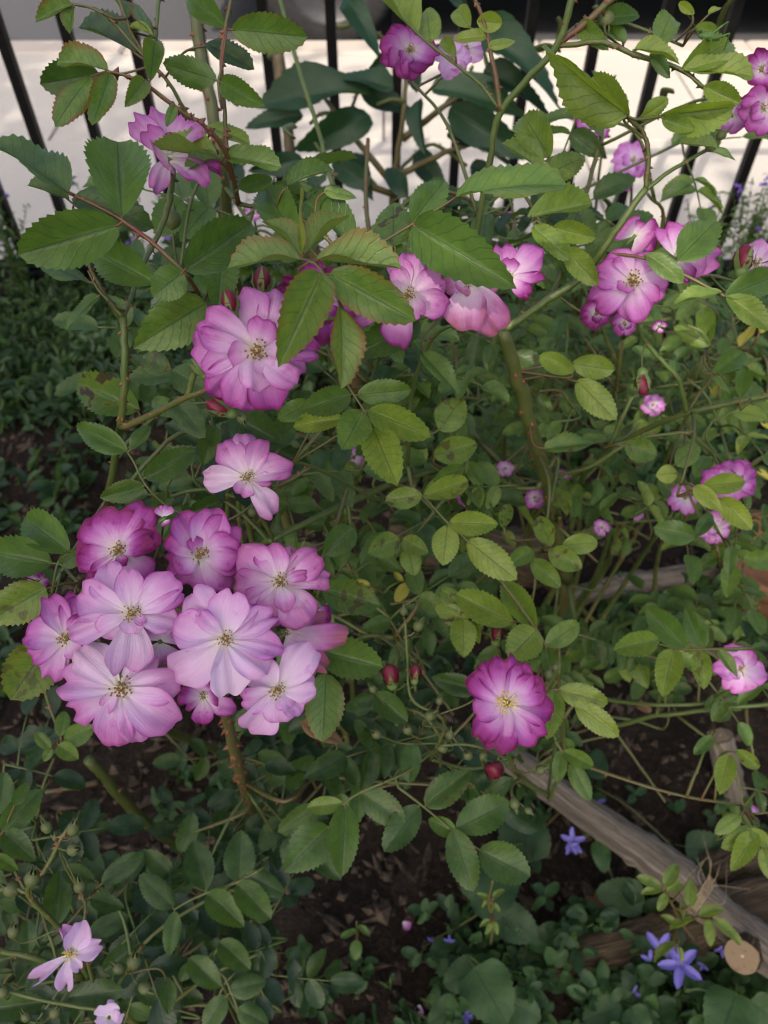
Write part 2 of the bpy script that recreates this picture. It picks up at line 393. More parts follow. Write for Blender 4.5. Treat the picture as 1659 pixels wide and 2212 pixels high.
low_me = [mesh('leaflet', *g_, [leaf_o]) for g_ in LOW]
TINY = [leaf_geo(4, 1, 70 + s, fold=0.3, curl=0.15 * s, wave=0.0, a=0.6, b=0.7, tooth=0.0) for s in range(3)]
BROAD = [leaf_geo(22, 5, 80 + s, fold=0.22, curl=0.30, wave=0.03, a=0.55, b=0.95, tooth=0.025, twist=0.3 * (s - 1)) for s in range(4)]
broad_me = [mesh('leaf', *g_, [shrub_m]) for g_ in BROAD]
HEART = [leaf_geo(18, 4, 90 + s, fold=0.12, curl=0.10, wave=0.05, a=0.30, b=0.62, tooth=0.05) for s in range(3)]
heart_me = [mesh('leaf', *g_, [camp_o]) for g_ in HEART]

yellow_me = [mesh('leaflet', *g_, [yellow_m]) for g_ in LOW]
def petal_geo(seed, nl=14, nw=7, cup=0.22, ruff=0.05, notch=0.05, a=0.72, recurve=0.25, side=0.25):
    r = np.random.default_rng(seed); ph = r.uniform(0, 6.28, 6); V = []; U = []
    for i in range(nl + 1):
        v = i / nl
        for j in range(-nw, nw + 1):
            u = j / nw
            # obovate outline: narrow claw, broad rounded end
            hw = 0.5 * (0.15 + 0.85 * math.sin(min(1.0, v / 0.74) * math.pi / 2) ** 1.05) if v < 0.74 else 0.5 * (1 - 0.20 * ((v - 0.74) / 0.26) ** 2)
            top = 1.0 - 0.17 * abs(u) ** 3.4 - notch * math.exp(-(u / 0.22) ** 2) + 0.022 * math.sin(u * 4.0 + ph[0]) + 0.007 * math.sin(u * 11 + ph[1])
            y = v * (1 - (v ** 2) * (1 - top))
            x = u * hw * (1 + 0.05 * math.sin(v * 7 + ph[2]) * (1 if u > 0 else -1))
            z = cup * (v - 0.2) * 0.5 * (1.2 - v) * 2 - recurve * max(0, v - 0.55) ** 2 * 2.0
            z += side * (abs(u) ** 2) * hw * 0.9
            z += ruff * v ** 2 * (math.sin(u * 3.6 + ph[3]) + 0.6 * math.sin(u * 7.5 + ph[4] + v * 3))
            z += 0.012 * math.sin(u * 9 + ph[5])
            V.append((x, y, z)); U.append((u * 0.5 + 0.5, v))
    k = 2 * nw + 1
    Fc = np.array([(i * k + j, i * k + j + 1, (i + 1) * k + j + 1, (i + 1) * k + j) for i in range(nl) for j in range(2 * nw)])
    return np.array(V), Fc, np.array(U)
petal_me = []
for s in range(14):
    r = np.random.default_rng(300 + s)
    petal_me.append(mesh('petal', *petal_geo(s, cup=r.uniform(0.05, 0.38), ruff=r.uniform(0.035, 0.10), notch=r.choice([0.0, 0.03, 0.07, 0.13]), recurve=r.uniform(-0.05, 0.55), side=r.uniform(0.0, 0.6)), [petal_m]))
narrow_me = [mesh('petal', *petal_geo(40 + s, ruff=0.10, notch=0.12, recurve=0.2, side=0.5), [petal_m]) for s in range(3)]

def stamens_me(seed, fresh):
    r = np.random.default_rng(seed); mb = MB()
    for k in range(44):
        th = r.uniform(0, 6.28); lean = r.uniform(0.1, 1.0); L = r.uniform(0.55, 1.0)
        tip = np.array([math.cos(th) * lean * 0.95, math.sin(th) * lean * 0.95, L * (1.15 - 0.6 * lean)])
        b = np.array([math.cos(th), math.sin(th), 0]) * 0.16
        mp = (b + tip) / 2 + np.array([0, 0, 0.12])
        V, Fc, U = tube([b, mp, tip], [0.030, 0.022], 4); mb.add(V, Fc, U, m=0)
        if r.random() < 0.85:
            e = nrm(r.normal(size=3)) * 0.075
            V, Fc, U = tube([tip - e, tip, tip + e], [0.04, 0.095, 0.04], 5); mb.add(V, Fc, U, m=1)
    for k in range(7):
        th = r.uniform(0, 6.28); t = np.array([math.cos(th) * 0.12, math.sin(th) * 0.12, 0.75])
        V, Fc, U = tube([(0, 0, -0.1), t], [0.06, 0.05], 4); mb.add(V, Fc, U, m=0)
    return mb.mesh('stamens', [filament_m, anthery_m if fresh else anther_m])
stam_me = [stamens_me(s, False) for s in range(4)] + [stamens_me(9, True)]

def cup_me():
    mb = MB(); V = []; prof = [(0.0, -0.55), (0.16, -0.5), (0.26, -0.3), (0.22, -0.08), (0.16, 0.0), (0.0, 0.02)]
    for rr, z in prof:
        for k in range(8): V.append((rr * math.cos(k * math.pi / 4), rr * math.sin(k * math.pi / 4), z))
    Fc = [(i * 8 + k, i * 8 + (k + 1) % 8, (i + 1) * 8 + (k + 1) % 8, (i + 1) * 8 + k) for i in range(5) for k in range(8)]
    mb.add(V, Fc)
    for k in range(5):
        th = k * 1.2566; d = np.array([math.cos(th), math.sin(th), 0]); s = np.array([-math.sin(th), math.cos(th), 0])
        pts = [d * 0.17 + s * 0.11, d * 0.17 - s * 0.11, d * 0.5 - s * 0.09 + [0, 0, -0.12], d * 0.5 + s * 0.09 + [0, 0, -0.12], d * 0.85 + [0, 0, -0.32]]
        mb.add(pts, [(0, 1, 2, 3), (3, 2, 4)])
    return mb.mesh('bloom', [sepal_m])
calyx_me = cup_me()
def bud_geo():
    """bud along +Z, 1 unit tall: green calyx cup with five pointed sepals, twisted petals above"""
    a = MB(); prof = [(0.04, -0.25), (0.19, -0.16), (0.24, 0.0), (0.22, 0.16), (0.17, 0.22)]; V = []
    for rr, z in prof:
        for k in range(8): V.append((rr * math.cos(k * math.pi / 4), rr * math.sin(k * math.pi / 4), z))
    a.add(V, [(i * 8 + k, i * 8 + (k + 1) % 8, (i + 1) * 8 + (k + 1) % 8, (i + 1) * 8 + k) for i in range(4) for k in range(8)])
    for k in range(5):
        th = k * 1.2566; d = np.array([math.cos(th), math.sin(th), 0]); s = np.array([-math.sin(th), math.cos(th), 0]); z = np.array([0, 0, 1.0])
        pts = [d * 0.2 + s * 0.13 + z * 0.1, d * 0.2 - s * 0.13 + z * 0.1, d * 0.36 - s * 0.11 + z * 0.42, d * 0.36 + s * 0.11 + z * 0.42, d * 0.36 - s * 0.05 + z * 0.7, d * 0.36 + s * 0.05 + z * 0.7, d * 0.46 + z * 0.95]
        a.add(pts, [(0, 1, 2, 3), (3, 2, 4, 5), (5, 4, 6)])
    b = MB(); V = []; ring = 12; prof = [(0.17, 0.12), (0.29, 0.3), (0.33, 0.5), (0.27, 0.72), (0.16, 0.9), (0.05, 0.98)]
    for i, (rr, z) in enumerate(prof):
        for k in range(ring):
            q = rr * (1 + 0.16 * (1 if k % 4 < 2 else -0.4)); th = 2 * math.pi * k / ring + i * 0.28
            V.append((q * math.cos(th), q * math.sin(th), z))
    b.add(V, [(i * ring + k, i * ring + (k + 1) % ring, (i + 1) * ring + (k + 1) % ring, (i + 1) * ring + k) for i in range(5) for k in range(ring)] + [tuple(5 * ring + k for k in range(ring))])
    h = MB(); V = []; prof = [(0.05, -0.1), (0.28, 0.05), (0.37, 0.3), (0.33, 0.52), (0.20, 0.66), (0.14, 0.70)]
    for rr, z in prof:
        for k in range(9): V.append((rr * math.cos(k * 0.698), rr * math.sin(k * 0.698), z))
    h.add(V, [(i * 9 + k, i * 9 + (k + 1) % 9, (i + 1) * 9 + (k + 1) % 9, (i + 1) * 9 + k) for i in range(5) for k in range(9)])
    for k in range(5):
        th = k * 1.2566; d = np.array([math.cos(th), math.sin(th), 0]); s = np.array([-math.sin(th), math.cos(th), 0]); z = np.array([0, 0, 1.0])
        h.add([d * 0.16 + s * 0.08 + z * 0.66, d * 0.16 - s * 0.08 + z * 0.66, d * 0.12 + z * 1.12], [(0, 1, 2)])
    return a.mesh('bud', [sepal_m]), b.mesh('bud_petals', [budred_m]), h.mesh('rose_hip', [hip_m])
bud_me, budp_me, hip_me = bud_geo()

# ------------------------------------------------------------------ setting: soil, pavement, kerb, road
def height(x, y):
    return 0.012 * np.sin(x * 7 + 1) * np.cos(y * 6) + 0.010 * np.sin(x * 17 + y * 13) + 0.006 * np.sin(x * 41 - y * 37)
BED_Y = 1.98
gx = np.linspace(-2.6, 2.6, 180); gy = np.linspace(-1.6, BED_Y, 130)
X, Y = np.meshgrid(gx, gy); Z = height(X, Y) + rng.normal(0, 0.0035, X.shape)
V = np.stack([X, Y, Z], -1).reshape(-1, 3); nx = len(gx)
ii, jj = np.meshgrid(np.arange(len(gy) - 1), np.arange(nx - 1), indexing='ij')
q = (ii * nx + jj).ravel(); Fq = np.stack([q, q + 1, q + nx + 1, q + nx], 1)
struct(obj('soil', mesh('soil', V, Fq, None, [soil_m])))
# crumbs, clods and bits of mulch lying on the soil
def clods(n):
    base = np.array([(1, 0, 0), (-1, 0, 0), (0, 1, 0), (0, -1, 0), (0, 0, 1), (0, 0, -1)], float)
    fc = np.array([(0, 2, 4), (2, 1, 4), (1, 3, 4), (3, 0, 4), (2, 0, 5), (1, 2, 5), (3, 1, 5), (0, 3, 5)])
    Vs = []; Fs = []
    for k in range(n):
        x, y = rng.uniform(-1.3, 1.3), rng.uniform(-0.1, 1.9)
        s = rng.uniform(0.003, 0.011) * (1.6 if rng.random() < 0.08 else 1)
        v = base * rng.uniform(0.6, 1.3, (6, 3)) * s
        if rng.random() < 0.25: v = v * np.array([2.4, 0.6, 0.4])
        th = rng.uniform(0, 6.28); c, s_ = math.cos(th), math.sin(th)
        v = v @ np.array([[c, -s_, 0], [s_, c, 0], [0, 0, 1]])
        Vs.append(v + [x, y, height(x, y) + s * 0.3]); Fs.append(fc + 6 * k)
    return np.vstack(Vs), np.vstack(Fs)
Vc, Fc_ = clods(9000)
clod_m = simple('clod', (0.009, 0.006, 0.005), (0.085, 0.064, 0.046), 38, 0.95, 0.5, 0.003, spec=0.15)
o = obj('soil_crumbs', mesh('soil_crumbs', Vc, Fc_, None, [clod_m], smooth=False))
tag(o, 'dark brown crumbs and bark bits scattered over the bed', 'soil crumbs', kind='stuff')

# pavement of big slabs, granite kerb, road
PAVE_Y0, KERB_Y = BED_Y, 3.74
pb = MB(); pb.box((0, (PAVE_Y0 + KERB_Y) / 2, -0.045), (6, (KERB_Y - PAVE_Y0) / 2, 0.03))
pave = struct(obj('pavement', pb.mesh('pavement', [joint_m], False)))
def slab_mesh(name, lx, ly, h, m, bev=0.008):
    z0, z1 = -h, 0.0; b = bev; V = []
    for (ix, z) in ((0, z0), (0, z1 - b), (b, z1)):
        for sx, sy in ((-1, -1), (1, -1), (1, 1), (-1, 1)): V.append((sx * (lx / 2 - ix), sy * (ly / 2 - ix), z))
    Fc = [(i * 4 + k, i * 4 + (k + 1) % 4, (i + 1) * 4 + (k + 1) % 4, (i + 1) * 4 + k) for i in range(2) for k in range(4)] + [(8, 9, 10, 11)]
    return mesh(name, V, Fc, None, [m], smooth=False)
kw = 0.15; sy = (KERB_Y - kw - PAVE_Y0) / 2
slm = slab_mesh('paving_slab', 1.192, sy - 0.006, 0.05, slab_m, 0.004)
for k in range(-5, 6):
    for r_ in range(2):
        o = obj('paving_slab', slm, pave); o.location = (k * 1.2 + (0.6 if r_ else 0.1), PAVE_Y0 + sy * (r_ + 0.5), rng.uniform(-0.001, 0.001))
kerb = struct(obj('kerb', (lambda b: (b.box((0, KERB_Y - kw / 2, -0.10), (6, kw / 2 - 0.006, 0.05)), b.mesh('kerb', [joint_m], False))[1])(MB())))
ksm = slab_mesh('kerb_stone', 0.894, kw - 0.004, 0.16, kerb_m, 0.012)
for k in range(-6, 7):
    o = obj('kerb_stone', ksm, kerb); o.location = (k * 0.9 + 0.23, KERB_Y - kw / 2, 0.006 + rng.uniform(-0.001, 0.001))
ROADZ = -0.115
rb = MB(); rb.add([(-9, KERB_Y - 0.02, ROADZ), (9, KERB_Y - 0.02, ROADZ), (9, 60, ROADZ), (-9, 60, ROADZ)], [(0, 1, 2, 3)])
struct(obj('road', rb.mesh('road', [road_m], False)))

# ------------------------------------------------------------------ iron fence
FY = 1.90; fence = thing('iron_fence', 'black iron railings of upright bars between the flower bed and the pavement', 'fence', (0, FY, 0))
bw = 0.0112
bar_me = (lambda b: (b.box((0, 0, 0.56), (bw, bw, 0.58)), [b.add([(-bw, -bw, 1.14), (bw, -bw, 1.14), (bw, bw, 1.14), (-bw, bw, 1.14), (0, 0, 1.21)], [(0, 1, 4), (1, 2, 4), (2, 3, 4), (3, 0, 4)])], b.mesh('bar', [iron_m], False))[2])(MB())
SP = 0.146
for k in range(-13, 14):
    o = obj('bar', bar_me, fence); o.location = (k * SP + 0.03, 0, 0)
rail_me = (lambda b: (b.box((0.03, 0, 0), (13 * SP + 0.06, 0.020, 0.0055)), b.mesh('rail', [iron_m], False))[1])(MB())
o = obj('rail', rail_me, fence); o.location = (0, 0, 1.045)
o = obj('rail', rail_me, fence); o.location = (0, 0, 0.055)

# ------------------------------------------------------------------ parked car beyond the kerb
def build_car():
    c = thing('parked_car', 'black parked car standing close to the kerb beyond the railings', 'car', (0, 0, ROADZ))
    x0 = -0.95; L = 4.1; W = 1.7; yc = KERB_Y + 0.17 + W / 2
    # side profile, lofted across the width with tumblehome
    prof = [(0.0, 0.30), (0.02, 0.62), (0.12, 0.74), (1.0, 0.92), (1.55, 1.38), (2.0, 1.46), (2.9, 1.44), (3.65, 1.02), (4.02, 0.98), (4.1, 0.62), (4.06, 0.30)]
    def ring(t):
        s = abs(t); out = []
        for (px, pz) in prof:
            ins = 0.0 if pz < 0.95 else (pz - 0.95) * 0.42
            y = t * (W / 2 - ins - (0.10 if (px < 0.1 or px > 4.0) and s == 1 else 0)); out.append((x0 + px, yc + y, pz + (0.02 * (1 - s))))
        return out
    ts = [-1, -0.92, -0.5, 0, 0.5, 0.92, 1]; V = [p for t in ts for p in ring(t)]; n = len(prof)
    Fc = [(i * n + k, i * n + (k + 1) % n, (i + 1) * n + (k + 1) % n, (i + 1) * n + k) for i in range(len(ts) - 1) for k in range(n)]
    Fc += [tuple(range(n)), tuple((len(ts) - 1) * n + k for k in range(n))[::-1]]
    b = MB(); b.add(V, Fc); obj('body', b.mesh('body', [paint_m]), c)
    b = MB(); b.box((x0 + L / 2, yc, 0.26), (L / 2 - 0.25, W / 2 - 0.12, 0.07)); obj('underbody', b.mesh('underbody', [under_m], False), c)
    for s in (-1, 1):
        b = MB(); y = yc + s * (W / 2 - 0.02)
        b.add([(x0 + 1.25, y, 0.96), (x0 + 3.5, y, 1.0), (x0 + 2.85, y - s * 0.17, 1.36), (x0 + 1.66, y - s * 0.17, 1.36)], [(0, 1, 2, 3)])
        obj('side_window', b.mesh('side_window', [glass_m], False), c)
        b = MB(); b.box((x0 + 0.05, yc + s * 0.62, 0.64), (0.06, 0.16, 0.06)); obj('headlight', b.mesh('headlight', [lamp_m], False), c)
    b = MB(); b.add([(x0 + 1.03, yc - 0.62, 0.96), (x0 + 1.03, yc + 0.62, 0.96), (x0 + 1.52, yc + 0.56, 1.385), (x0 + 1.52, yc - 0.56, 1.385)], [(0, 1, 2, 3)])
    obj('windscreen', b.mesh('windscreen', [glass_m], False), c)
    # wheels
    def wheel_me():
        prof = [(0.20, -0.09), (0.27, -0.10), (0.305, -0.085), (0.315, -0.05), (0.315, 0.05), (0.305, 0.085), (0.27, 0.10), (0.20, 0.09)]; V = []; m = 32
        for rr, t in prof:
            for k in range(m): V.append((rr * math.cos(2 * math.pi * k / m), t, rr * math.sin(2 * math.pi * k / m)))
        t_ = MB(); t_.add(V, [(i * m + k, i * m + (k + 1) % m, (i + 1) * m + (k + 1) % m, (i + 1) * m + k) for i in range(7) for k in range(m)])
        r_ = MB(); V = []
        for rr, t in [(0.205, -0.085), (0.19, -0.06), (0.05, -0.075), (0.0, -0.08)]:
            for k in range(20): V.append((rr * math.cos(2 * math.pi * k / 20), t, rr * math.sin(2 * math.pi * k / 20)))
        r_.add(V, [(i * 20 + k, i * 20 + (k + 1) % 20, (i + 1) * 20 + (k + 1) % 20, (i + 1) * 20 + k) for i in range(3) for k in range(20)])
        return t_.mesh('wheel', [tyre_m]), r_.mesh('rim', [rimm_m])
    tm, rm = wheel_me()
    for wx in (0.70, 3.30):
        for s in (-1, 1):
            w = obj('wheel', tm, c); w.location = (x0 + wx, yc + s * (W / 2 - 0.11), 0.315)
            if s > 0: w.rotation_euler = (0, 0, math.pi)
            obj('rim', rm, w)
build_car()

# ------------------------------------------------------------------ unseen tree added to shade the bed (stands behind the camera)
def build_tree():
    root = np.array([-3.4, -3.6, 0.0]); r = np.random.default_rng(5)
    t = thing('added_shade_tree', 'unseen tall broad tree added so its leafy crown shades the flower bed', 'tree', root)
    H = 5.2
    sh = sd[:2] / sd[2]                                  # ground point g is shaded by the crown at g + z * sh
    C = np.array([-0.35 + sh[0] * H, 0.55 + sh[1] * H, H])
    mb = MB()
    V, Fc, U = tube(spline([(0, 0, -0.1), (0.05, 0.05, 1.2), (0.2, 0.1, 2.4), (C - root) * [0.35, 0.35, 0.62]], 5), [0.2, 0.15, 0.13, 0.10], 10); mb.add(V, Fc, U)
    obj('trunk', mb.mesh('trunk', [trunk_m]), t)
    Vs = []; Fs = []; Us = []; Ts = []; n = 0
    limb = MB(); st = (C - root) * [0.35, 0.35, 0.62]
    clumps = []; gap = P(1610, 850, 0.95)
    for k in range(30):
        z = H + r.uniform(-0.5, 0.5); clumps.append(np.array([-1.25 + sh[0] * z + r.normal(0, 0.50), 2.85 + sh[1] * z + r.normal(0, 0.50), z]))  # extra crown clumps placed to dapple the left pavement
    for k in range(225):
        a = r.uniform(0, 6.28); q = math.sqrt(r.random())
        p = C + np.array([math.cos(a) * q * 2.25, math.sin(a) * q * 1.75, r.uniform(-0.7, 0.7) * math.sqrt(1 - q * q * 0.9)])
        if np.linalg.norm((p - (gap + sd * ((p[2] - gap[2]) / sd[2])))[:2]) < 0.30: continue  # opening kept in the crown to let sun reach the right edge
        clumps.append(p)
        if k % 5 == 0:
            V, Fc, U = tube(spline([st, (st + p - root) / 2 + [0, 0, 0.25], p - root], 4), [0.05, 0.025, 0.01], 5); limb.add(V, Fc, U)
    obj('limb', limb.mesh('limb', [trunk_m]), t)
    for p in clumps:
        for k in range(66):
            b = p + r.normal(0, 0.20, 3); ax = nrm(r.normal(size=3) + [0, 0, -0.4]); L = r.uniform(0.09, 0.15)
            g_ = TINY[k % 3]; M = frame(b, b + ax * L, nrm(r.normal(size=3) * 0.6 + [0, 0, 1]), L * 0.6)
            Vs.append(g_[0] @ M[:3, :3].T + M[:3, 3] - root); Fs.append(g_[1] + n); Us.append(g_[2]); n += len(g_[0])
            Ts.append(np.tile([r.uniform(0.2, 0.8), 0, r.random(), 0], (len(g_[0]), 1)))
    o = obj('crown', mesh('crown', np.vstack(Vs), np.vstack(Fs), np.vstack(Us), [tree_m], True, np.vstack(Ts)), t); o['kind'] = 'stuff'
build_tree()

# ------------------------------------------------------------------ plants: shared machinery
class Bush:
    def __init__(s, name, label, cat, root, group=None):
        s.root = thing(name, label, cat, root, group); s.o = np.asarray(root, float)
        s.cp = []; s.cr = []                     # sampled cane points for joining twigs
        s.Ms = []                                # joined foliage
        s.nleaf = 0
    def loc(s, p): return np.asarray(p) - s.o
    def cane(s, pts, rad, red=0.2, wood=0.0, thorns=0.0, sides=8, world=True, name='cane', per=7):
        S = spline([p for p in pts], per); rr = np.interp(np.linspace(0, 1, len(S)), np.linspace(0, 1, len(np.atleast_1d(rad))), np.atleast_1d(rad))
        wob = rng.normal(0, 1, S.shape) * rr[:, None] * 0.10; wob[0] = wob[-1] = 0
        V, Fc, U = tube(S + wob - s.o, rr * rng.uniform(0.93, 1.07, len(rr)), sides); mb = MB(); mb.add(V, Fc, U)
        Ls = np.linalg.norm(np.diff(S, axis=0), axis=1).sum()
        for k in range(int(Ls * thorns)):
            i = rng.integers(1, len(S) - 1); t = nrm(S[i + 1] - S[i - 1]); d = rng.normal(size=3); d = nrm(d - t * d.dot(t))
            b = S[i] - s.o + d * rr[i] * 0.85; h = rng.uniform(0.0025, 0.0055) * (1 if rr[i] > 0.003 else 0.55); w = h * 0.38; sd2 = np.cross(t, d)
            mb.add([b + t * w * 1.5, b + sd2 * w, b - t * w * 1.5, b - sd2 * w, b + d * h - t * h * 0.45], [(0, 1, 4), (1, 2, 4), (2, 3, 4), (3, 0, 4)], m=1)
        o = obj(name, mb.mesh(name, [stem_m, thorn_m]), s.root, color=(red, wood, rng.random(), 1))
        s.cp.append(S); s.cr.append(rr)
        return o
    def px(s, pts, rad_px, red=0.2, wood=0.0, thorns=0.0, **kw):
        """cane drawn through picture points (x, y, depth); radius in picture pixels"""
        d = np.array([p[2] for p in pts]); wr = np.interp(np.linspace(0, 1, len(pts)), np.linspace(0, 1, len(np.atleast_1d(rad_px))), np.atleast_1d(rad_px))
        return s.cane([P(*p) for p in pts], wr * d / F / 2, red, wood, thorns, **kw)
    def near(s, p):
        A = np.vstack(s.cp); dp = (A - CAM) @ FWD; d0 = (np.asarray(p) - CAM) @ FWD
        dist = np.linalg.norm(A - p, axis=1) + np.maximum(0, d0 + 0.012 - dp) * 2.5 + np.maximum(0, A[:, 2] - p[2]) * 0.5
        return A[np.argmin(dist)]
    def twig(s, mb, p, rad, dirn=None, maxlen=0.055):
        """twig from the nearest cane to p"""
        q = s.near(p); d = np.linalg.norm(q - p)
        if d < 1e-4: return
        if d > maxlen:                       # far from any cane: grow a side branch first, later twigs share it
            e = p - (nrm(dirn) if dirn is not None else np.zeros(3)) * 0.014 + FWD * 0.012 - [0, 0, 0.008]
            s.cane([q, (q + e) / 2 + rng.normal(0, 0.12, 3) * d * 0.5 + [0, 0, 0.12 * d], e], [max(rad * 1.5, 0.0015), max(rad * 1.15, 0.0011)], red=rng.uniform(0.1, 0.6), thorns=50, sides=6, name='branch', per=5)
            q = e; d = np.linalg.norm(q - p)
        back = p - (nrm(dirn) * d * 0.4 if dirn is not None else 0)
        midp = 0.5 * (q + p) * 0.5 + 0.5 * back - [0, 0, 0.05 * d]
        S = spline([q, midp, p], 6); V, Fc, U = tube(S - s.o, [rad * 1.1, rad * 0.9], 6); mb.add(V, Fc, U)
    def place_leaf(s, parent, M, tone, edge, spot, hero, me=None, name='leaflet'):
        L = np.eye(4); L[:] = M; L[:3, 3] -= s.o
        me = me or (hero_me if hero else low_me)
        m_ = me[rng.integers(len(me))]
        o = obj(name, m_, parent, Matrix(L.tolist()), (tone, edge, rng.random(), spot)); s.nleaf += 1
        return o
    def mass(s, M, tone, edge, spot, geo=None):
        s.Ms.append((M, (tone, edge, rng.random(), spot), geo if geo is not None else LOW))
    def flush(s, mat=None, name='foliage'):
        if not s.Ms: return
        Vs = []; Fs = []; Us = []; Ts = []; n = 0
        for M, t, geo in s.Ms:
            g_ = geo[rng.integers(len(geo))]
            Vs.append(g_[0] @ M[:3, :3].T + M[:3, 3] - s.o); Fs.append(g_[1] + n); Us.append(g_[2]); Ts.append(np.tile(t, (len(g_[0]), 1))); n += len(g_[0])
        o = obj(name, mesh(name, np.vstack(Vs), np.vstack(Fs), np.vstack(Us), [mat or leaf_a], True, np.vstack(Ts)), s.root); o['kind'] = 'stuff'
        s.Ms = []

def leaf_frame(bx, by, tx, ty, d, w, flat=0.55, flip=None, real=0.56, dd=0.0):
    """leaflet seen from (bx,by) to (tx,ty); w is its apparent width/length, flat how level it lies"""
    base = P(bx, by, d); dup = (by - ty) / F * d
    td = d + 0.84 * dup * flat + dd
    tip = P(tx, ty, td)
    ax = tip - base; L = np.linalg.norm(ax); app = math.hypot(tx - bx, ty - by) / F * d
    view = nrm(CAM - (base + tip) / 2); y = ax / L; n0 = nrm(view - y * view.dot(y))
    width = max(w * app, 0.46 * L) if w < 0.46 else w * app
    if w > 0.46: width = w * app / max(0.82, 1)
    c = min(1.0, w * app / width); roll = math.acos(c)
    a, b = rotax(n0, y, roll), rotax(n0, y, -roll)
    nn = a if (a[2] >= b[2]) != bool(flip) else b
    return frame(base, tip, nn, width, L), base, nrm(ax)

def rose_leaf(bush, lf, d, rach=None, tone=0.5, edge=0.0, spot=0.0, flat=0.55, hero=True, red=0.7, rr=2.6, join=True, me=None):
    """one compound leaf: rachis with its leaflets (bx,by,tx,ty,w[,tone,edge,spot,dd,flip])"""
    mb = MB(); Ms = []; extra = []
    if rach: S = spline([P(x, y, d + (q[0] if q else 0)) for x, y, *q in rach], 6)
    for L_ in lf:
        bx, by, tx, ty, w = L_[:5]; opt = L_[5] if len(L_) > 5 else {}
        M, base, ax = leaf_frame(bx, by, tx, ty, d + opt.get('d', 0), w, opt.get('flat', flat), opt.get('flip'), dd=opt.get('dd', 0.0))
        Ms.append((M, opt.get('tone', tone), opt.get('edge', edge), opt.get('spot', spot)))
        if rach:
            q = S[np.argmin(np.linalg.norm(S - base, axis=1))]
            if np.linalg.norm(q - base) > 5e-4:
                V, Fc, U = tube(spline([q, (q + base) / 2 - ax * 0.0008, base + ax * 0.002], 3), rr * 0.8 * d / F, 6); mb.add(V - bush.o, Fc, U)
        elif join:
            m2 = mb if not mb.n else MB(); bush.twig(m2, base + ax * 0.002, rr * d / F, ax)
            if m2 is not mb and m2.n: extra.append(m2)
    if rach:
        V, Fc, U = tube(S - bush.o, np.array([rr * 0.8, rr * 1.3]) * d / F, 7); mb.add(V, Fc, U)
        t = S[-1] - S[-2]
        if join: bush.twig(mb, S[-1], rr * 1.2 * d / F, -t)
    o = obj('leaf', mb.mesh('leaf_stalk', [stem_m]) if mb.n else None, bush.root, color=(red, 0, rng.random(), 1))
    for m2 in extra: obj('leaf_stalk', m2.mesh('leaf_stalk', [stem_m]), o, color=(red, 0, rng.random(), 1))
    for M, t, e, sp in Ms: bush.place_leaf(o, M, t + rng.uniform(-0.04, 0.04), e, sp, hero, me)
    return o

def bloom(bush, cx, cy, d, petals, mag=0.4, pur=0.2, fade=0.1, stam=11, fresh=False, face=(0, 0.25), narrow=False, twig=2.6, stx=None, sf=None):
    """petals: (tip x, tip y, width px, lift [, pink, size order]); lift raises the tip towards the viewer (in petal lengths)"""
    c = P(cx, cy, d); s = d / F
    view = nrm(CAM - c); n = nrm(view + RGT * face[0] + UPV * face[1])
    k = stam * s * 1.5; sgn = rng.choice([-1, 1])
    x = nrm(np.cross([0.1, 0.9, 0.3], n)); y = np.cross(n, x)
    M = np.eye(4); R0 = max(np.mean([p[2] for p in petals]) * s * 0.45, 0.004)
    for i, v in enumerate((x, y, n)): M[:3, i] = v * R0
    M[:3, 3] = c - n * 0.0015 - bush.o
    b = obj('bloom', calyx_me, bush.root, Matrix(M.tolist()))
    inv = Matrix(M.tolist()).inverted()
    for p in petals:
        tx, ty, w, lift = p[:4]; mg = (p[4] if len(p) > 4 else mag) ; mg *= 0.98 + 0.45 * mg; lift += rng.uniform(-0.10, 0.10)
        Lm = math.hypot(tx - cx, ty - cy) * s
        tip = P(tx, ty, d) + view * lift * max(Lm, w * s * 0.5) - 0.0 * n
        ax = nrm(tip - c); base = c + ax * 0.0012 - n * 0.0008 + n * 0.0006 * rng.random()
        lenm = np.linalg.norm(tip - base)
        nn = rotax(nrm(n * 0.7 + view * 0.6 - ax * 0.15 + rng.normal(0, 0.08, 3)), ax, sgn * rng.uniform(0.12, 0.42))
        if lift < -0.5: nn = nrm(nn + UPV * 0.2)
        Mp = frame(base, tip, nn, w * s * 1.12, lenm * 0.9); Mp[:3, 3] -= bush.o
        ms = narrow_me if narrow else petal_me
        obj('petal', ms[rng.integers(len(ms))], b, inv @ Matrix(Mp.tolist()), (min(1, max(0, mg + rng.uniform(-0.05, 0.05))), pur, rng.random(), fade))
    Ms = np.eye(4)
    sn = n if sf is None else nrm(view + RGT * sf[0] + UPV * sf[1])
    for i, v in enumerate((x, y, sn)): Ms[:3, i] = v * k
    Ms[:3, 3] = (c if stx is None else P(stx[0], stx[1], d)) + sn * 0.001 - bush.o
    if stam: obj('stamens', stam_me[4] if fresh else stam_me[rng.integers(4)], b, inv @ Matrix(Ms.tolist()))
    if twig:
        mb = MB(); bush.twig(mb, c - n * R0 * 0.5, twig * s, n)
        if mb.n: obj('flower_stalk', mb.mesh('flower_stalk', [stem_m]), bush.root, color=(0.45, 0, rng.random(), 1))
    return b
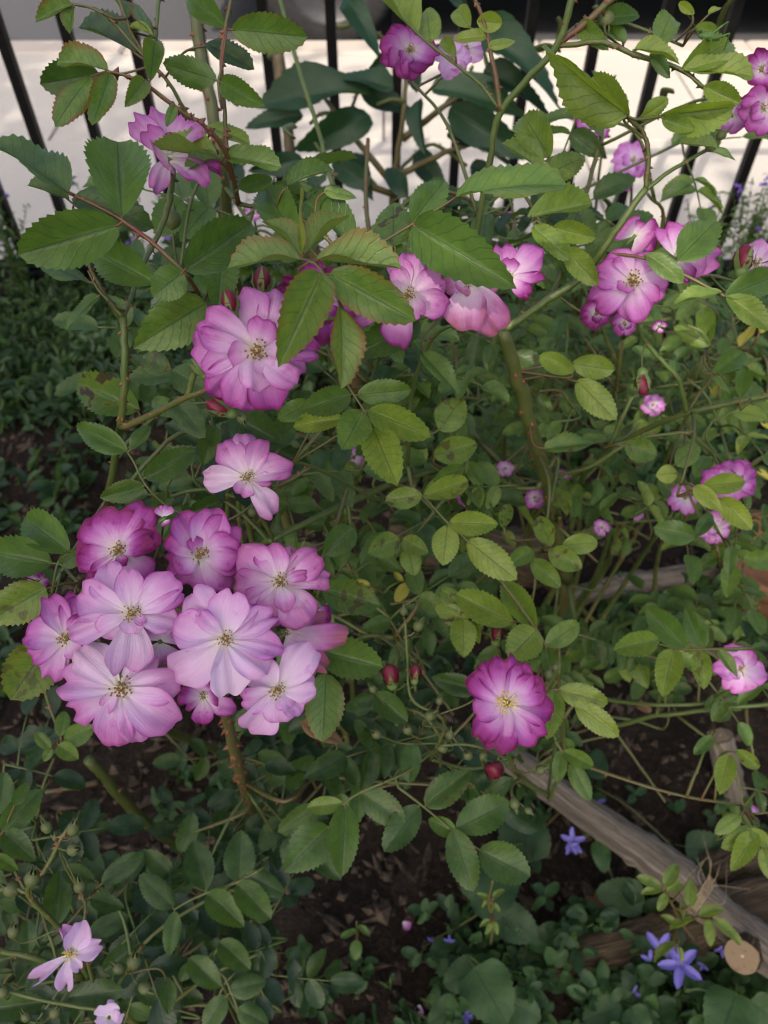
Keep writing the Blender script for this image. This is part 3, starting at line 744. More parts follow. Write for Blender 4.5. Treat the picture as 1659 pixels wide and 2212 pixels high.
def auto_bloom(bush, cx, cy, d, r, n=7, mag=0.5, pur=0.3, squash=(1, 1), lift=0.15, face=(0, 0.3), **kw):
    a0 = rng.uniform(0, 360); ps = []
    for k in range(n):
        a = R(a0 + 360 * k / n + rng.uniform(-14, 14)); q = r * rng.uniform(0.85, 1.1)
        ps.append((cx + math.cos(a) * q * squash[0], cy + math.sin(a) * q * squash[1], r * rng.uniform(0.75, 1.05), lift + rng.uniform(-0.15, 0.2)))
    for k in range(rng.integers(1, 3)):
        a = R(rng.uniform(0, 360)); ps.append((cx + math.cos(a) * r * 0.5, cy + math.sin(a) * r * 0.5, r * 0.55, 0.7))
    return bloom(bush, cx, cy, d, ps, mag, pur, stam=r * 0.14, face=face, **kw)
def bud(bush, x, y, d, size, up=(0, 1, 0.3), kind='bud', red=True):
    s = size * (0.85 if kind == 'rose_hip' else 1) * d / F; c = P(x, y, d); z = nrm(RGT * up[0] + UPV * up[1] - FWD * up[2]); xx = nrm(np.cross([0.2, 0.8, 0.1], z)); yy = np.cross(z, xx)
    M = np.eye(4)
    for i, v in enumerate((xx, yy, z)): M[:3, i] = v * s
    M[:3, 3] = c - z * s * 0.4 - bush.o
    b = obj(kind, hip_me if kind == 'rose_hip' else bud_me, bush.root, Matrix(M.tolist()))
    if kind == 'bud' and red: obj('bud_petals', budp_me, b)
    mb = MB(); bush.twig(mb, c - z * s * 0.6, 2.0 * d / F, z)
    if mb.n: obj('flower_stalk', mb.mesh('flower_stalk', [stem_m]), bush.root, color=(0.3, 0, rng.random(), 1))

def random_leaf(bush, x, y, d, size, tone, spot, as_obj, edge=0.0, nlf=None):
    """compound leaf of five or seven leaflets scattered in the bush"""
    p = P(x, y, d); az = rng.uniform(0, 6.28); el = rng.uniform(-0.35, 0.55)
    dirn = np.array([math.cos(az) * math.cos(el), math.sin(az) * math.cos(el), math.sin(el)])
    up = nrm(np.array([0, -0.15, 1]) + rng.normal(0, 0.28, 3)); up = nrm(up - dirn * up.dot(dirn)); side = np.cross(dirn, up)
    nl = nlf or rng.choice([3, 5, 5, 7]); Lr = size * (0.9 + 0.42 * (nl // 2))
    pts = [p + dirn * Lr * t - up * 0.12 * Lr * t * t for t in (0, 0.33, 0.66, 1)]
    Ms = []
    for k in range(nl // 2):
        t = 0.35 + 0.5 * k / max(1, nl // 2 - 0.2); b = p + dirn * Lr * t - up * 0.12 * Lr * t * t
        for s_ in (-1, 1):
            ax = nrm(dirn * 0.35 + side * s_ - up * rng.uniform(-0.15, 0.35) + rng.normal(0, 0.12, 3)); L = size * rng.uniform(0.78, 1.05)
            Ms.append(frame(b, b + ax * L, nrm(up + side * s_ * rng.uniform(-0.2, 0.4) + rng.normal(0, 0.15, 3)), L * rng.uniform(0.52, 0.66), L))
    ax = nrm(dirn - up * 0.2 + rng.normal(0, 0.1, 3)); L = size * 1.12; Ms.append(frame(pts[-1], pts[-1] + ax * L, up, L * 0.56, L))
    mb = MB(); V, Fc, U = tube(spline(pts, 3) - bush.o, [0.0011, 0.0007], 5); mb.add(V, Fc, U)
    bush.twig(mb, p, 0.0011, dirn, 0.05)
    tn = lambda: float(np.clip(tone + rng.normal(0, 0.10), 0, 1))
    sp = lambda: spot * (1.0 if rng.random() < 0.5 else 0.0)
    if as_obj:
        o = obj('leaf', mb.mesh('leaf_stalk', [stem_m]), bush.root, color=(0.15, 0, rng.random(), 1))
        for M in Ms: bush.place_leaf(o, M, tn(), edge, sp(), False)
    else:
        bush.stalk = getattr(bush, 'stalk', None) or MB(); bush.stalk.add(np.vstack(mb.V), mb.F, np.vstack(mb.U))
        for M in Ms: bush.mass(M, tn(), edge, sp())
CLEAR = [(980, 1090, 1330, 1320), (1230, 1420, 1440, 1600), (1250, 1600, 1560, 1850), (1280, 1200, 1560, 1290)]   # open places: old log, bare soil
def fill(bush, boxes):
    items = []
    for (x0, y0, x1, y1, d0, d1, n, tone, spot, size) in boxes:
        for k in range(max(2, n // 5)):
            t = P(rng.uniform(x0, x1), rng.uniform(y0, y1), rng.uniform(d0 + 0.02, d1)); q = bush.near(t)
            bush.cane([q, (q + t) / 2 + rng.normal(0, 0.015, 3) + [0, 0, 0.02], t], [0.0026, 0.0018, 0.0012], red=rng.uniform(0, 0.7), thorns=40, sides=6, per=6)
    for (x0, y0, x1, y1, d0, d1, n, tone, spot, size) in boxes:
        for k in range(n):
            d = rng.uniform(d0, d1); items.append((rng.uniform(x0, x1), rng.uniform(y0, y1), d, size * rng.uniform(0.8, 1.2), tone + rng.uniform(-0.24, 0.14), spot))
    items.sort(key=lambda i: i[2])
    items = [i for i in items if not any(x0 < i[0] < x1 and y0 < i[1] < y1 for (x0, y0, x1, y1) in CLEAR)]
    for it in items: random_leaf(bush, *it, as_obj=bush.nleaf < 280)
def finish(bush):
    bush.flush()
    if getattr(bush, 'stalk', None):
        o = obj('leaf_stalks', bush.stalk.mesh('leaf_stalks', [stem_m]), bush.root, color=(0.4, 0, 0.5, 1)); o['kind'] = 'stuff'
# corners of enlarged views of the picture: turn their coordinates into picture coordinates
def view(ox, oy):
    return lambda x, y: ((ox + x / 1.8433) / 1.5070, (oy + y / 1.8433) / 1.5070)
def cp(v, lst):
    out = []
    for p in lst:
        a, b = v(p[0], p[1]); out.append((a, b, p[2] / 1.8433 / 1.507, *p[3:]))
    return out
# ------------------------------------------------------------------ rose bush with the big cluster
A = Bush('rose_bush', 'rose bush carrying the dense cluster of big open pink and lilac blooms', 'rose bush', (-0.12, 0.50, 0.0))
GA = A.o
A.px([(560, 1810, 0.98), (535, 1720, 0.80), (510, 1640, 0.62), (480, 1510, 0.47), (455, 1420, 0.425), (420, 1330, 0.43)], [26, 25, 24, 22, 12, 8], red=0.3, wood=0.55, thorns=260)
A.cane([GA + [0, 0, -0.03], P(560, 1810, 0.98)], [0.008, 0.007], wood=0.6)
A.px([(420, 1330, 0.43), (330, 1290, 0.425), (265, 1230, 0.42)], [8, 5], red=0.2, thorns=60)
A.px([(455, 1420, 0.425), (540, 1330, 0.425), (600, 1280, 0.42)], [8, 5], red=0.2, thorns=60)
A.px([(455, 1430, 0.43), (350, 1440, 0.425), (270, 1470, 0.415), (170, 1400, 0.42)], [8, 5], red=0.2)
# left cane with its fork
A.cane([GA + [-0.02, -0.01, -0.03], P(200, 1500, 0.80), P(225, 1150, 0.56)], [0.006, 0.005, 0.0035], wood=0.3)
A.px([(225, 1150, 0.56), (240, 1040, 0.50), (262, 900, 0.44), (270, 800, 0.42), (266, 685, 0.41)], [17, 16, 16, 17, 16], red=0.1, thorns=120)
A.px([(266, 685, 0.41), (232, 645, 0.405), (205, 600, 0.40), (188, 560, 0.395)], [12, 9, 7], red=0.5, thorns=200)
A.px([(266, 685, 0.41), (285, 640, 0.42), (300, 590, 0.44), (345, 500, 0.47), (368, 420, 0.47), (372, 345, 0.47)], [11, 10, 12, 14, 17], red=0.15, thorns=120)
A.px([(262, 925, 0.445), (320, 900, 0.43), (405, 858, 0.405), (470, 835, 0.39)], [15, 14, 10], red=0.5, thorns=120)
A.px([(405, 858, 0.405), (425, 800, 0.395), (470, 780, 0.385), (540, 775, 0.375)], [14, 12, 8], red=0.15)
# red stem with the big leaves
A.px([(395, 585, 0.375), (330, 525, 0.37), (262, 475, 0.365), (205, 443, 0.362), (148, 416, 0.36)], [10, 11, 10, 8], red=1.0, thorns=160)
A.px([(395, 585, 0.375), (430, 640, 0.40), (440, 720, 0.42), (415, 800, 0.42)], [9, 8], red=0.8)
# dark cane at the back and the slender stems above
A.px([(560, 900, 0.95), (515, 650, 0.75), (490, 450, 0.62), (470, 300, 0.58), (440, 150, 0.57), (414, -20, 0.57)], [24, 24, 24, 26, 26, 26], red=0.0, wood=0.45, thorns=90)
A.cane([GA + [0.05, 0.06, -0.03], P(560, 900, 0.95)], [0.008, 0.007], wood=0.5)
A.px([(490, 330, 0.44), (485, 240, 0.43), (478, 150, 0.42), (485, 70, 0.415), (503, -20, 0.41)], [9, 9, 8], red=0.9, thorns=300)
A.px([(515, 440, 0.48), (490, 335, 0.44), (440, 270, 0.42), (395, 243, 0.415), (330, 195, 0.41), (285, 168, 0.405), (236, 155, 0.40)], [12, 10, 9, 8, 6], red=0.9, thorns=380)
A.px([(470, 330, 0.52), (420, 275, 0.50), (365, 180, 0.48), (300, 110, 0.47), (225, 30, 0.46), (160, 8, 0.455)], [10, 9, 8, 7, 5], red=0.35, thorns=150)
A.px([(335, 140, 0.50), (338, 60, 0.49), (345, -15, 0.49)], [9, 8], red=0.1, thorns=80)
A.px([(320, 135, 0.475), (280, 60, 0.47), (255, -10, 0.465)], [7, 6], red=0.5)
A.px([(590, 1165, 0.60), (690, 1115, 0.62), (780, 1075, 0.66), (860, 1040, 0.70), (960, 1010, 0.75)], [14, 14, 13], red=0.1, thorns=60)
A.px([(590, 1165, 0.60), (560, 1190, 0.62), (500, 1350, 0.7)], [14, 14], red=0.1)
A.px([(820, 1085, 0.60), (650, 1000, 0.47), (590, 1060, 0.45), (545, 1060, 0.435)], [7, 6, 6], red=0.2)
A.px([(190, 1640, 0.80), (260, 1720, 0.84), (330, 1790, 0.90), (405, 1835, 0.98), (480, 1850, 1.05)], [22, 22, 22], red=0.25, thorns=40)
A.px([(60, 1715, 0.80), (140, 1705, 0.80), (212, 1690, 0.81)], [11, 13], red=0.8, thorns=40)

# main bloom and its neighbours
v4 = view(0, 800)
c = v4(1535, 635)
bloom(A, *c, 0.365, cp(v4, [(1430, 268, 310, -0.05, 0.40), (1640, 262, 280, -0.05, 0.38), (1735, 320, 230, 0.0, 0.45), (1212, 430, 240, 0.10, 0.40), (1140, 610, 250, 0.0, 0.46),
    (1225, 770, 210, 0.15, 0.42), (1250, 890, 220, -0.15, 0.5), (1420, 985, 250, -0.1, 0.52), (1640, 990, 240, -0.12, 0.55), (1800, 790, 250, 0.05, 0.38), (1925, 640, 190, -0.05, 0.50),
    (1800, 560, 150, 0.25, 0.5), (1520, 862, 200, 0.30, 0.30), (1640, 735, 170, 0.40, 0.34), (1380, 690, 210, 0.22, 0.38), (1590, 440, 170, 0.35, 0.45)]), mag=0.42, pur=0.35, stam=19, face=(0.0, 0.12))
c = v4(1487, 1392)
bloom(A, *c, 0.425, cp(v4, [(1330, 1175, 170, 0.1, 0.42), (1450, 1122, 180, 0.05, 0.38), (1592, 1165, 130, 0.1, 0.45), (1745, 1320, 160, 0.1, 0.40), (1215, 1395, 150, 0.0, 0.22), (1650, 1628, 150, -0.1, 0.32), (1440, 1500, 120, 0.3, 0.4), (1640, 1420, 90, 0.3, 0.5)]), mag=0.38, pur=0.2, fade=0.2, stam=12, face=(0, 0.2))
# the cluster
w1 = view(0, 1600); w2 = view(800, 1600)
c = w1(705, 360)
bloom(A, *c, 0.415, cp(w1, [(465, 300, 300, 0.12, 0.72), (560, 130, 270, 0.15, 0.68), (720, 88, 280, 0.12, 0.66), (885, 85, 200, 0.02, 0.62), (955, 240, 220, 0.12, 0.66), (905, 280, 150, 0.5, 0.75), (500, 500, 200, -0.1, 0.66), (600, 540, 170, -0.1, 0.62), (870, 565, 240, -0.1, 0.55), (740, 445, 70, 0.5, 0.75), (470, 420, 160, 0.1, 0.7)]), mag=0.66, pur=0.25, stam=15, face=(0, 0.45))
c = w1(1195, 385)
bloom(A, *c, 0.415, cp(w1, [(1075, 135, 240, 0.12, 0.55), (1290, 105, 230, 0.08, 0.52), (1405, 190, 240, 0.14, 0.50), (1432, 340, 220, 0.16, 0.55), (1465, 430, 160, 0.1, 0.58), (1385, 585, 170, -0.05, 0.5), (1110, 580, 210, -0.1, 0.55), (985, 420, 190, 0.0, 0.62), (1020, 250, 190, 0.18, 0.58), (1165, 275, 100, 0.6, 0.6), (1050, 470, 150, 0.3, 0.5)]), mag=0.55, pur=0.25, stam=14, face=(0.1, 0.4))
c = w2(205, 545)
bloom(A, *c, 0.405, cp(w2, [(-40, 350, 210, 0.1, 0.42), (140, 318, 190, 0.1, 0.45), (275, 325, 130, -0.05, 0.40), (440, 380, 190, 0.1, 0.5), (500, 500, 180, 0.1, 0.38), (355, 485, 90, 0.5, 0.52), (370, 800, 230, -0.1, 0.46), (245, 715, 120, 0.35, 0.42), (130, 740, 170, 0.0, 0.42), (20, 690, 190, 0.05, 0.46), (-75, 570, 200, 0.1, 0.46), (190, 820, 150, -0.2, 0.45)]), mag=0.44, pur=0.12, fade=0.3, stam=14, face=(-0.05, 0.3))
c = w1(395, 885)
bloom(A, *c, 0.405, cp(w1, [(285, 625, 150, 0.15, 0.48), (380, 600, 200, 0.0, 0.55), (480, 640, 170, -0.05, 0.55), (145, 850, 190, 0.15, 0.50), (165, 990, 160, 0.05, 0.48), (270, 1140, 160, 0.1, 0.45), (330, 1120, 120, -0.05, 0.42), (470, 990, 110, 0.1, 0.4), (540, 740, 150, 0.25, 0.62)]), mag=0.5, pur=0.3, stam=13, face=(-0.15, 0.1))
c = w1(720, 1178)
bloom(A, *c, 0.398, cp(w1, [(350, 1120, 240, 0.05, 0.36), (398, 1320, 230, 0.05, 0.42), (680, 1530, 220, -0.05, 0.45), (850, 1500, 170, 0.08, 0.36), (1050, 1400, 250, 0.0, 0.36), (1080, 1130, 220, 0.05, 0.36), (480, 930, 220, 0.0, 0.14), (620, 1330, 90, 0.2, 0.34), (920, 980, 180, -0.1, 0.3)]), mag=0.36, pur=0.35, fade=0.25, stam=19, face=(0, 0.0))
c = w2(190, 1195)
bloom(A, *c, 0.392, cp(w2, [(395, 930, 200, 0.08, 0.20), (60, 1040, 210, 0.05, 0.20), (418, 1165, 170, 0.1, 0.24), (215, 1385, 190, 0.25, 0.30), (10, 1455, 210, 0.0, 0.30), (330, 1330, 150, 0.05, 0.32), (-30, 1250, 160, 0.2, 0.34), (270, 1290, 130, 0.4, 0.28)]), mag=0.24, pur=0.4, stam=14, face=(0.05, -0.05))
c = w1(1350, 885)
bloom(A, *c, 0.382, cp(w1, [(1140, 590, 240, 0.0, 0.28), (1410, 585, 230, 0.03, 0.28), (1530, 690, 150, -0.05, 0.3), (1648, 730, 170, 0.1, 0.30), (1695, 950, 180, 0.0, 0.34), (1600, 1090, 220, 0.1, 0.24), (1345, 1140, 190, 0.15, 0.12), (1372, 1232, 215, -0.05, 0.10), (1030, 1130, 250, 0.0, 0.28), (1040, 800, 230, 0.05, 0.32), (1195, 735, 100, 0.5, 0.34)]), mag=0.26, pur=0.4, stam=14, face=(0, 0.05))
c = w1(785, 735)
bloom(A, *c, 0.385, cp(w1, [(610, 435, 210, 0.0, 0.32), (770, 450, 150, 0.12, 0.36), (475, 590, 220, 0.05, 0.34), (1070, 525, 200, 0.1, 0.36), (1090, 600, 140, 0.0, 0.40), (1060, 790, 190, 0.08, 0.28), (410, 860, 150, 0.05, 0.26), (590, 850, 150, 0.25, 0.24), (760, 1110, 280, 0.0, 0.26), (790, 850, 130, 0.45, 0.22), (870, 800, 60, 0.6, 0.4)]), mag=0.32, pur=0.32, stam=15, face=(0, 0.1))
# spent and half hidden blooms of the cluster
c = w2(240, 850)
bloom(A, *c, 0.425, cp(w2, [(600, 880, 150, 0.1, 0.52), (500, 1075, 120, -0.1, 0.6), (470, 700, 150, -0.1, 0.6), (400, 1130, 130, -0.1, 0.55), (330, 960, 160, 0, 0.5)]), mag=0.5, pur=0.0, fade=0.8, stam=8)
c = w2(400, 740)
bloom(A, *c, 0.45, cp(w2, [(515, 740, 120, 0, 0.75), (470, 800, 100, 0, 0.8), (400, 830, 120, 0, 0.7)]), mag=0.8, stam=0)
c = w1(1220, 1230)
bloom(A, *c, 0.45, cp(w1, [(1080, 1190, 170, 0, 0.7), (1100, 1280, 110, 0.1, 0.6), (1220, 1400, 120, 0, 0.6), (1300, 1200, 150, 0, 0.75), (1270, 1130, 150, 0, 0.7), (1410, 1320, 110, 0, 0.55)]), mag=0.65, stam=7)
c = w1(960, 900)
bloom(A, *c, 0.43, cp(w1, [(880, 1070, 200, 0, 0.5), (1010, 1060, 170, 0, 0.5), (1080, 800, 180, 0, 0.62), (900, 800, 150, 0, 0.6), (1060, 610, 160, -0.1, 0.75)]), mag=0.5, fade=0.6, stam=0)
c = w1(985, 160)
bloom(A, *c, 0.41, cp(w1, [(1015, 85, 70, 0.2, 0.5), (950, 90, 70, 0.1, 0.45), (1000, 200, 60, 0.2, 0.6)]), mag=0.5, stam=0)
auto_bloom(A, 548, 460, 0.75, 22, 5, 0.5, 0.3); auto_bloom(A, 80, 1255, 0.47, 26, 5, 0.6, 0.5)
# side-on bloom by the railings
v1 = view(0, 0)
c = v1(1010, 930)
bloom(A, *c, 0.45, cp(v1, [(785, 690, 150, 0.1, 0.42), (900, 650, 150, -0.2, 0.46), (870, 770, 130, 0.45, 0.48), (1085, 660, 190, -0.1, 0.42), (1220, 740, 160, 0.1, 0.44), (1040, 800, 120, 0.45, 0.6), (925, 1140, 110, 0.3, 0.44), (1230, 1085, 170, 0.3, 0.40), (1328, 1020, 120, 0.0, 0.5), (960, 960, 200, 0.5, 0.4), (1130, 700, 130, -0.4, 0.7)]), mag=0.45, pur=0.15, stam=0, face=(0, 1.3))
# deep magenta bloom behind the star of young leaves, and the row beside it
v5 = view(800, 800); v6 = view(1600, 800)
c = v5(450, 330)
bloom(A, *c, 0.395, cp(v5, [(205, 215, 150, 0.1, 0.98), (385, 70, 140, 0.0, 0.85), (510, 120, 100, 0.1, 0.92), (700, 330, 220, 0.0, 0.95), (440, 585, 190, 0.0, 0.9), (600, 230, 140, 0.1, 0.88), (520, 460, 120, 0.4, 0.75), (330, 420, 150, 0.2, 0.85)]), mag=0.9, pur=0.2, stam=0)
c = v5(970, 300)
bloom(A, *c, 0.405, cp(v5, [(880, 75, 150, 0.05, 0.42), (1010, 30, 170, 0.05, 0.46), (1195, 180, 170, 0.15, 0.44), (1215, 370, 160, 0.1, 0.45), (900, 625, 190, -0.25, 0.5), (645, 420, 150, -0.1, 0.45), (1060, 430, 120, 0.1, 0.4), (900, 130, 110, 0.4, 0.44)]), mag=0.44, pur=0.2, stam=12, face=(0.1, 0.3))
c = v5(1340, 215)
bloom(A, *c, 0.415, cp(v5, [(1140, 20, 110, -0.1, 0.55), (1190, 230, 140, 0.2, 0.5), (1240, 140, 110, 0.1, 0.45), (1520, 240, 110, 0.1, 0.42), (1330, 495, 240, 0.1, 0.42), (1520, 520, 220, -0.05, 0.5), (1300, 280, 120, 0.35, 0.48)]), mag=0.42, pur=0.0, fade=0.6, stam=11, face=(0.1, 0.0))
c = v6(95, 190)
bloom(A, *c, 0.44, cp(v6, [(70, -20, 140, 0.1, 0.55), (110, 70, 110, 0.3, 0.6), (300, 20, 170, 0.1, 0.5), (325, 190, 70, 0.0, 0.62), (235, 305, 90, 0.0, 0.6), (20, 130, 140, 0.0, 0.6)]), mag=0.55, pur=0.3, stam=8, face=(0.3, 0.5))
for (x, y, d, s, u) in [(566, 612, 0.385, 62, (0.1, 1, 0.1)), (498, 660, 0.36, 58, (-0.15, 1, 0.3)), (478, 882, 0.375, 58, (-0.7, 0.3, 0.4))]: bud(A, x, y, d, s, u)
bud(A, 525, 905, 0.40, 40, (0.3, -0.6, 0.4), 'rose_hip'); bud(A, 432, 795, 0.385, 50, (-0.5, 0.6, 0.3), 'bud', False); bud(A, 643, 1192, 0.41, 45, (0.3, 1, 0.4), 'bud', False)
bud(A, 372, 470, 0.50, 60, (0, 1, 0.1), 'rose_hip'); bud(A, 545, 1105, 0.44, 34, (0, 1, 0.2), 'rose_hip')

YG = dict(tone=0.55, edge=0.8)
# big leaves, upper left
rose_leaf(A, [(148, 416, -25, 295, 0.36, dict(tone=0.32, d=-0.004)), (263, 470, 254, 306, 0.84, dict(tone=0.42)), (258, 487, 32, 552, 0.50, dict(tone=0.42)), (398, 583, 548, 478, 0.56, dict(tone=0.26)), (396, 588, 330, 640, 0.9, dict(tone=0.45))], 0.36, [(148, 416), (205, 443), (262, 475), (330, 525), (395, 585)], red=1.0, rr=3.6)
rose_leaf(A, [(335, 612, 190, 535, 0.55, dict(tone=0.5))], 0.385)
rose_leaf(A, [(160, 425, 325, 480, 0.45, dict(tone=0.22)), (150, 430, 60, 400, 0.4, dict(tone=0.3))], 0.40)
rose_leaf(A, [(478, 560, 470, 668, 0.75, dict(tone=0.42)), (445, 655, 288, 752, 0.60, dict(tone=0.55, spot=0.2))], 0.395)
rose_leaf(A, [(215, 638, 138, 708, 0.28, dict(tone=0.4)), (192, 612, 88, 560, 0.26, dict(tone=0.3))], 0.40, [(190, 585), (212, 625), (235, 650)])
# top left group
rose_leaf(A, [(234, 152, 115, 122, 0.36, dict(tone=0.55, edge=1.0)), (196, 165, 116, 264, 0.42, dict(tone=0.5, edge=1.0)), (238, 160, 200, 268, 0.46, dict(tone=0.5, edge=0.8)), (313, 172, 272, 228, 0.62, dict(tone=0.5, edge=0.5)), (325, 176, 334, 88, 0.54, dict(tone=0.42, edge=0.3)), (378, 225, 362, 270, 0.5, dict(tone=0.5))], 0.40, [(196, 165), (235, 155), (285, 168), (325, 188), (395, 243)], red=1.0)
rose_leaf(A, [(468, 174, 346, 135, 0.50, dict(tone=0.40)), (478, 178, 568, 227, 0.52, dict(tone=0.40)), (490, 62, 398, -22, 0.48, dict(tone=0.42)), (500, 64, 664, 80, 0.48, dict(tone=0.45, edge=0.25))], 0.415, [(503, -20), (490, 62), (478, 150), (472, 176), (476, 220)], red=1.0)
rose_leaf(A, [(157, 10, 74, 42, 0.36, dict(tone=0.5, edge=0.9)), (160, 14, 147, 68, 0.45, dict(tone=0.6, edge=0.4))], 0.455, [(155, 9), (190, 15), (225, 30)])
rose_leaf(A, [(292, 114, 168, 44, 0.36, dict(tone=0.10)), (215, 160, 84, 182, 0.62, dict(tone=0.22))], 0.50)
rose_leaf(A, [(443, 95, 547, 137, 0.36, dict(tone=0.10)), (440, 275, 540, 300, 0.26, dict(tone=0.75)), (470, 340, 326, 320, 0.17, dict(tone=0.72)), (480, 337, 608, 358, 0.34, dict(tone=0.5)), (475, 342, 395, 358, 0.3, dict(tone=0.4))], 0.445)
rose_leaf(A, [(270, 40, 245, -15, 0.3, dict(tone=0.4, edge=1)), (325, 80, 295, 0, 0.3, dict(tone=0.45, edge=0.9)), (280, 60, 330, 72, 0.3, dict(tone=0.7))], 0.47)
# star of young leaves over the magenta bloom
rose_leaf(A, [(650, 553, 643, 400, 0.11, dict(tone=0.75, edge=0.7, flat=0.1)), (646, 550, 570, 468, 0.30, dict(tone=0.6, edge=0.6)), (658, 550, 750, 457, 0.30, dict(tone=0.65, edge=0.5)), (652, 562, 488, 560, 0.27, dict(tone=0.5, edge=0.7)), (682, 562, 868, 580, 0.30, dict(tone=0.58, edge=0.7))], 0.342, [(650, 553), (656, 560), (680, 568), (700, 590)], red=1.0)
rose_leaf(A, [(693, 590, 604, 787, 0.48, dict(tone=0.56, edge=0.55, flat=0.3)), (712, 590, 896, 692, 0.46, dict(tone=0.50, edge=0.6, flat=0.3)), (735, 664, 744, 836, 0.40, dict(tone=0.58, edge=0.95, flat=0.3))], 0.332, [(735, 664), (722, 625), (700, 592), (680, 570), (668, 565)], red=1.0, rr=2.4)
# leaf above the row of blooms
rose_leaf(A, [(985, 426, 1228, 372, 0.24, dict(tone=0.5, edge=0.2)), (893, 486, 1110, 620, 0.46, dict(tone=0.38)), (888, 482, 962, 386, 0.62, dict(tone=0.45))], 0.385, [(985, 426), (940, 455), (890, 485), (815, 530)], red=1.0)
A.px([(815, 530, 0.385), (780, 560, 0.40), (740, 600, 0.42), (700, 700, 0.44)], [9, 9], red=0.9)
rose_leaf(A, [(850, 530, 850, 430, 0.85, dict(tone=0.48, spot=0.9)), (900, 540, 905, 470, 0.6, dict(tone=0.4))], 0.42)
rose_leaf(A, [(760, 530, 655, 418, 0.45, dict(tone=0.25)), (640, 520, 570, 400, 0.62, dict(tone=0.4)), (700, 410, 770, 425, 0.4, dict(tone=0.55)), (620, 400, 720, 360, 0.36, dict(tone=0.35)), (515, 405, 590, 385, 0.5, dict(tone=0.35))], 0.46)
# five-leaflet leaf in the middle
rose_leaf(A, [(772, 852, 890, 842, 0.50, dict(tone=0.55)), (757, 852, 655, 885, 0.60, dict(tone=0.38, edge=0.1)), (797, 886, 931, 944, 0.48, dict(tone=0.65)), (783, 890, 738, 972, 0.80, dict(tone=0.58)), (806, 925, 858, 1049, 0.62, dict(tone=0.72))], 0.405, [(806, 925), (785, 885), (762, 850), (740, 815)], red=0.5)
rose_leaf(A, [(740, 905, 632, 920, 0.45, dict(tone=0.8, edge=0.1)), (670, 870, 600, 905, 0.6, dict(tone=0.45))], 0.44)
rose_leaf(A, [(905, 690, 765, 765, 0.5, dict(tone=0.28)), (912, 765, 992, 850, 0.42, dict(tone=0.5)), (765, 730, 690, 660, 0.6, dict(tone=0.12)), (700, 800, 600, 755, 0.5, dict(tone=0.14))], 0.44)
# left, around the cane
rose_leaf(A, [(302, 886, 156, 822, 0.58, dict(tone=0.42, spot=1.0))], 0.47)
rose_leaf(A, [(275, 976, 160, 918, 0.46, dict(tone=0.38)), (282, 972, 325, 918, 0.45, dict(tone=0.35)), (312, 1032, 425, 972, 0.48, dict(tone=0.25)), (312, 1050, 214, 1076, 0.5, dict(tone=0.35, edge=0.2))], 0.44, [(275, 976), (290, 1000), (313, 1045), (350, 1085), (400, 1115)], red=0.3)
rose_leaf(A, [(370, 800, 300, 770, 0.7, dict(tone=0.28, spot=0.7)), (372, 800, 445, 845, 0.75, dict(tone=0.25)), (372, 860, 440, 940, 0.6, dict(tone=0.2))], 0.46)
rose_leaf(A, [(480, 1080, 405, 1110, 0.5, dict(tone=0.2)), (500, 900, 610, 960, 0.7, dict(tone=0.18)), (560, 960, 640, 920, 0.7, dict(tone=0.25)), (460, 920, 440, 1000, 0.6, dict(tone=0.35))], 0.47)
# left of the cluster
rose_leaf(A, [(150, 1192, 42, 1112, 0.62, dict(tone=0.38)), (113, 1217, -35, 1190, 0.62, dict(tone=0.38)), (128, 1220, 175, 1195, 0.8, dict(tone=0.3))], 0.46, [(150, 1192), (125, 1217), (112, 1285)], red=0.2)
rose_leaf(A, [(100, 1270, -30, 1345, 0.62, dict(tone=0.6, spot=0.6, edge=0.2)), (110, 1385, 22, 1512, 0.72, dict(tone=0.62, spot=0.55, edge=0.3))], 0.445)
# round the cluster, right and below
rose_leaf(A, [(705, 1455, 697, 1600, 0.60, dict(tone=0.5, edge=0.4))], 0.44)
rose_leaf(A, [(690, 1405, 828, 1442, 0.62, dict(tone=0.40, edge=0.15))], 0.45)
rose_leaf(A, [(697, 1272, 822, 1308, 0.60, dict(tone=0.35, spot=0.7)), (765, 1140, 700, 1200, 0.7, dict(tone=0.28))], 0.50)
rose_leaf(A, [(130, 1590, 140, 1535, 0.6, dict(tone=0.55)), (140, 1600, 205, 1570, 0.7, dict(tone=0.58)), (110, 1620, 75, 1580, 0.5, dict(tone=0.55)), (125, 1610, 170, 1640, 0.7, dict(tone=0.6)), (110, 1615, 95, 1645, 0.6, dict(tone=0.6))], 0.60)
mbt = MB(); Mb, _, _ = leaf_frame(652, 1560, 742, 1602, 0.437, 0.42)
ob = obj('leaf', mesh('withered_tip', *HERO[2], [brown_m]), A.root); Mb[:3, 3] -= A.o; ob.matrix_local = Matrix(Mb.tolist()); ob['label'] = 'withered brown leaf tip'
for k in range(9):      # inner canes
    x, y = rng.uniform(380, 900), rng.uniform(450, 1250); t = P(x, y, rng.uniform(0.62, 0.85))
    A.cane([GA + [rng.uniform(-.08, .08), rng.uniform(-.08, .08), -0.03], GA * 0.45 + t * 0.55 + [rng.uniform(-.05, .05), 0.05, 0.02], t], [0.0042, 0.0032, 0.0018], red=rng.uniform(0, 0.5), thorns=60)
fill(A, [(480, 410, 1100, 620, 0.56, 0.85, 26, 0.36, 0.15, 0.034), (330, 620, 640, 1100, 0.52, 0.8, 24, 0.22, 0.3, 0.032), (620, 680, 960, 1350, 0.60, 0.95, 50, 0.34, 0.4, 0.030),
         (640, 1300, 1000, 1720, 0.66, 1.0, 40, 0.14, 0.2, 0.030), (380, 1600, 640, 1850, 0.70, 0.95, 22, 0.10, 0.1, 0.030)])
finish(A)

